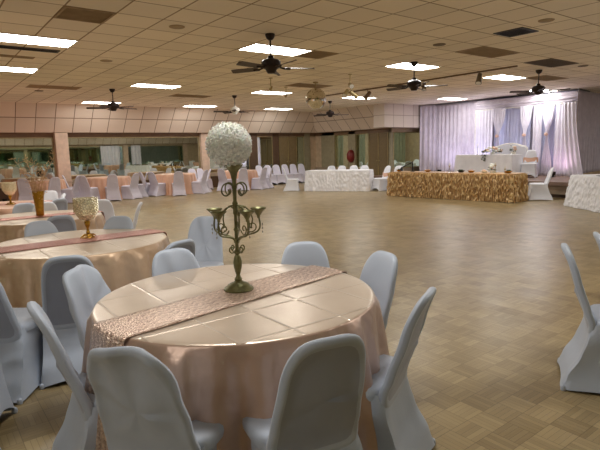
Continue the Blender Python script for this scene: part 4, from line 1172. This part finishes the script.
# pink chair wrap on the stage, right end of the stage table
bouquet(on_gold(.80, .6), 'little vase of white flowers on the gold table below the stage flowers', 8, .09, False, 8)
# red decoration before the mirror by the double door
t = thing('red_wall_ornament', 'dark red oval ornament hanging before the mirror by the double door', 'ornament', (RX-.09, 17.22, 1.2))
MB().ball((0, 0, .0), .2, 18, 12, 1.5).build('ornament_body', M['red'], t)
MB().tube([(.04, 0, .26), (.05, 0, .45)], .01, 6).build('ornament_hook', M['black'], t)

# ------------------------------------------------------------------ uplights (cans with spot beams)
def uplight(loc, tgt, col, power, label, size=55):
    t = thing('uplight', label, 'stage light', loc)
    MB().lathe([(.001, 0), (.09, 0), (.09, .012), (.03, .02), (.03, .05), (.07, .06), (.085, .17), (.078, .17), (.06, .09), (.001, .085)], 18, cap=False).build('lamp_can', M['black'], t)
    ld = bpy.data.lights.new('uplight_beam', 'SPOT'); ld.energy = power; ld.color = col; ld.spot_size = rad(size); ld.spot_blend = .8; ld.shadow_soft_size = .07
    lo = bpy.data.objects.new('uplight_beam', ld); C.objects.link(lo); lo.parent = t; lo.location = (0, 0, .19)
    dv = Vector(tgt)-Vector(loc)-Vector((0, 0, .19)); lo.rotation_euler = dv.to_track_quat('-Z', 'Y').to_euler()
for y, col, lab in [(12.6, (.75, .7, 1), 'small black uplight on the stage at the far left behind the gold table'), (11.2, (.7, .68, 1), 'small black uplight on the stage left of the white table'),
                    (10.0, (.66, .68, 1), 'small black uplight behind the stage table'), (8.1, (1, .66, .82), 'small black uplight at the right end of the stage')]:
    uplight((16.55 if y > 10.3 or y < 9 else 16.9, y, SZ), (17.45, y, 2.0), col, 16 if y > 9.5 else 5, lab, 140)
for x, y, lab in [(3.75, 19.4, 'added pink uplight at the wall left of the salmon pilaster'), (2.3, 19.3, 'added pink uplight at the wall behind the pinkish chairs')]:
    uplight((x, y, 0), (x+.3, 18.6, 3.2), (1, .5, .36), 5, lab, 110)  # unseen lamps, added for the pink glow on wall and ceiling
uplight((-.6, 11.5, 0), (3.6, 17, 1.8), (1, .52, .42), 80, 'unseen pink uplight added on the floor left of the tables, outside the picture', 75)  # off-frame lamp, added to tint the far left chairs pink

# ------------------------------------------------------------------ world, camera
w = bpy.data.worlds.new('world'); S.world = w; w.use_nodes = True
w.node_tree.nodes['Background'].inputs[0].default_value = (.8, .85, 1, 1); w.node_tree.nodes['Background'].inputs[1].default_value = .02
cam = bpy.data.cameras.new('camera'); co = bpy.data.objects.new('camera', cam); C.objects.link(co); S.camera = co
cam.sensor_width = 36; cam.lens = 36*503/600; cam.clip_start = .05; cam.clip_end = 200
yaw, pitch, roll = 0.64859, -0.14756, -0.02521
fw = Vector((sin(yaw)*cos(pitch), cos(yaw)*cos(pitch), sin(pitch))); r = Vector((cos(yaw), -sin(yaw), 0)); u = r.cross(fw)
r2 = r*cos(roll)+u*sin(roll); u2 = u*cos(roll)-r*sin(roll)
co.matrix_world = Matrix(((r2.x, u2.x, -fw.x, 0), (r2.y, u2.y, -fw.y, 0), (r2.z, u2.z, -fw.z, CAM_H), (0, 0, 0, 1)))
S.view_settings.view_transform = 'Standard'; S.view_settings.look = 'None'; S.view_settings.gamma = 1; S.view_settings.exposure = 1.46
try: S.view_settings.use_curve_mapping = False
except Exception: pass
S.cycles.max_bounces = 10; S.cycles.diffuse_bounces = 5; S.cycles.glossy_bounces = 6; S.cycles.transmission_bounces = 4
S.cycles.use_denoising = True
S.cycles.sample_clamp_indirect = 6
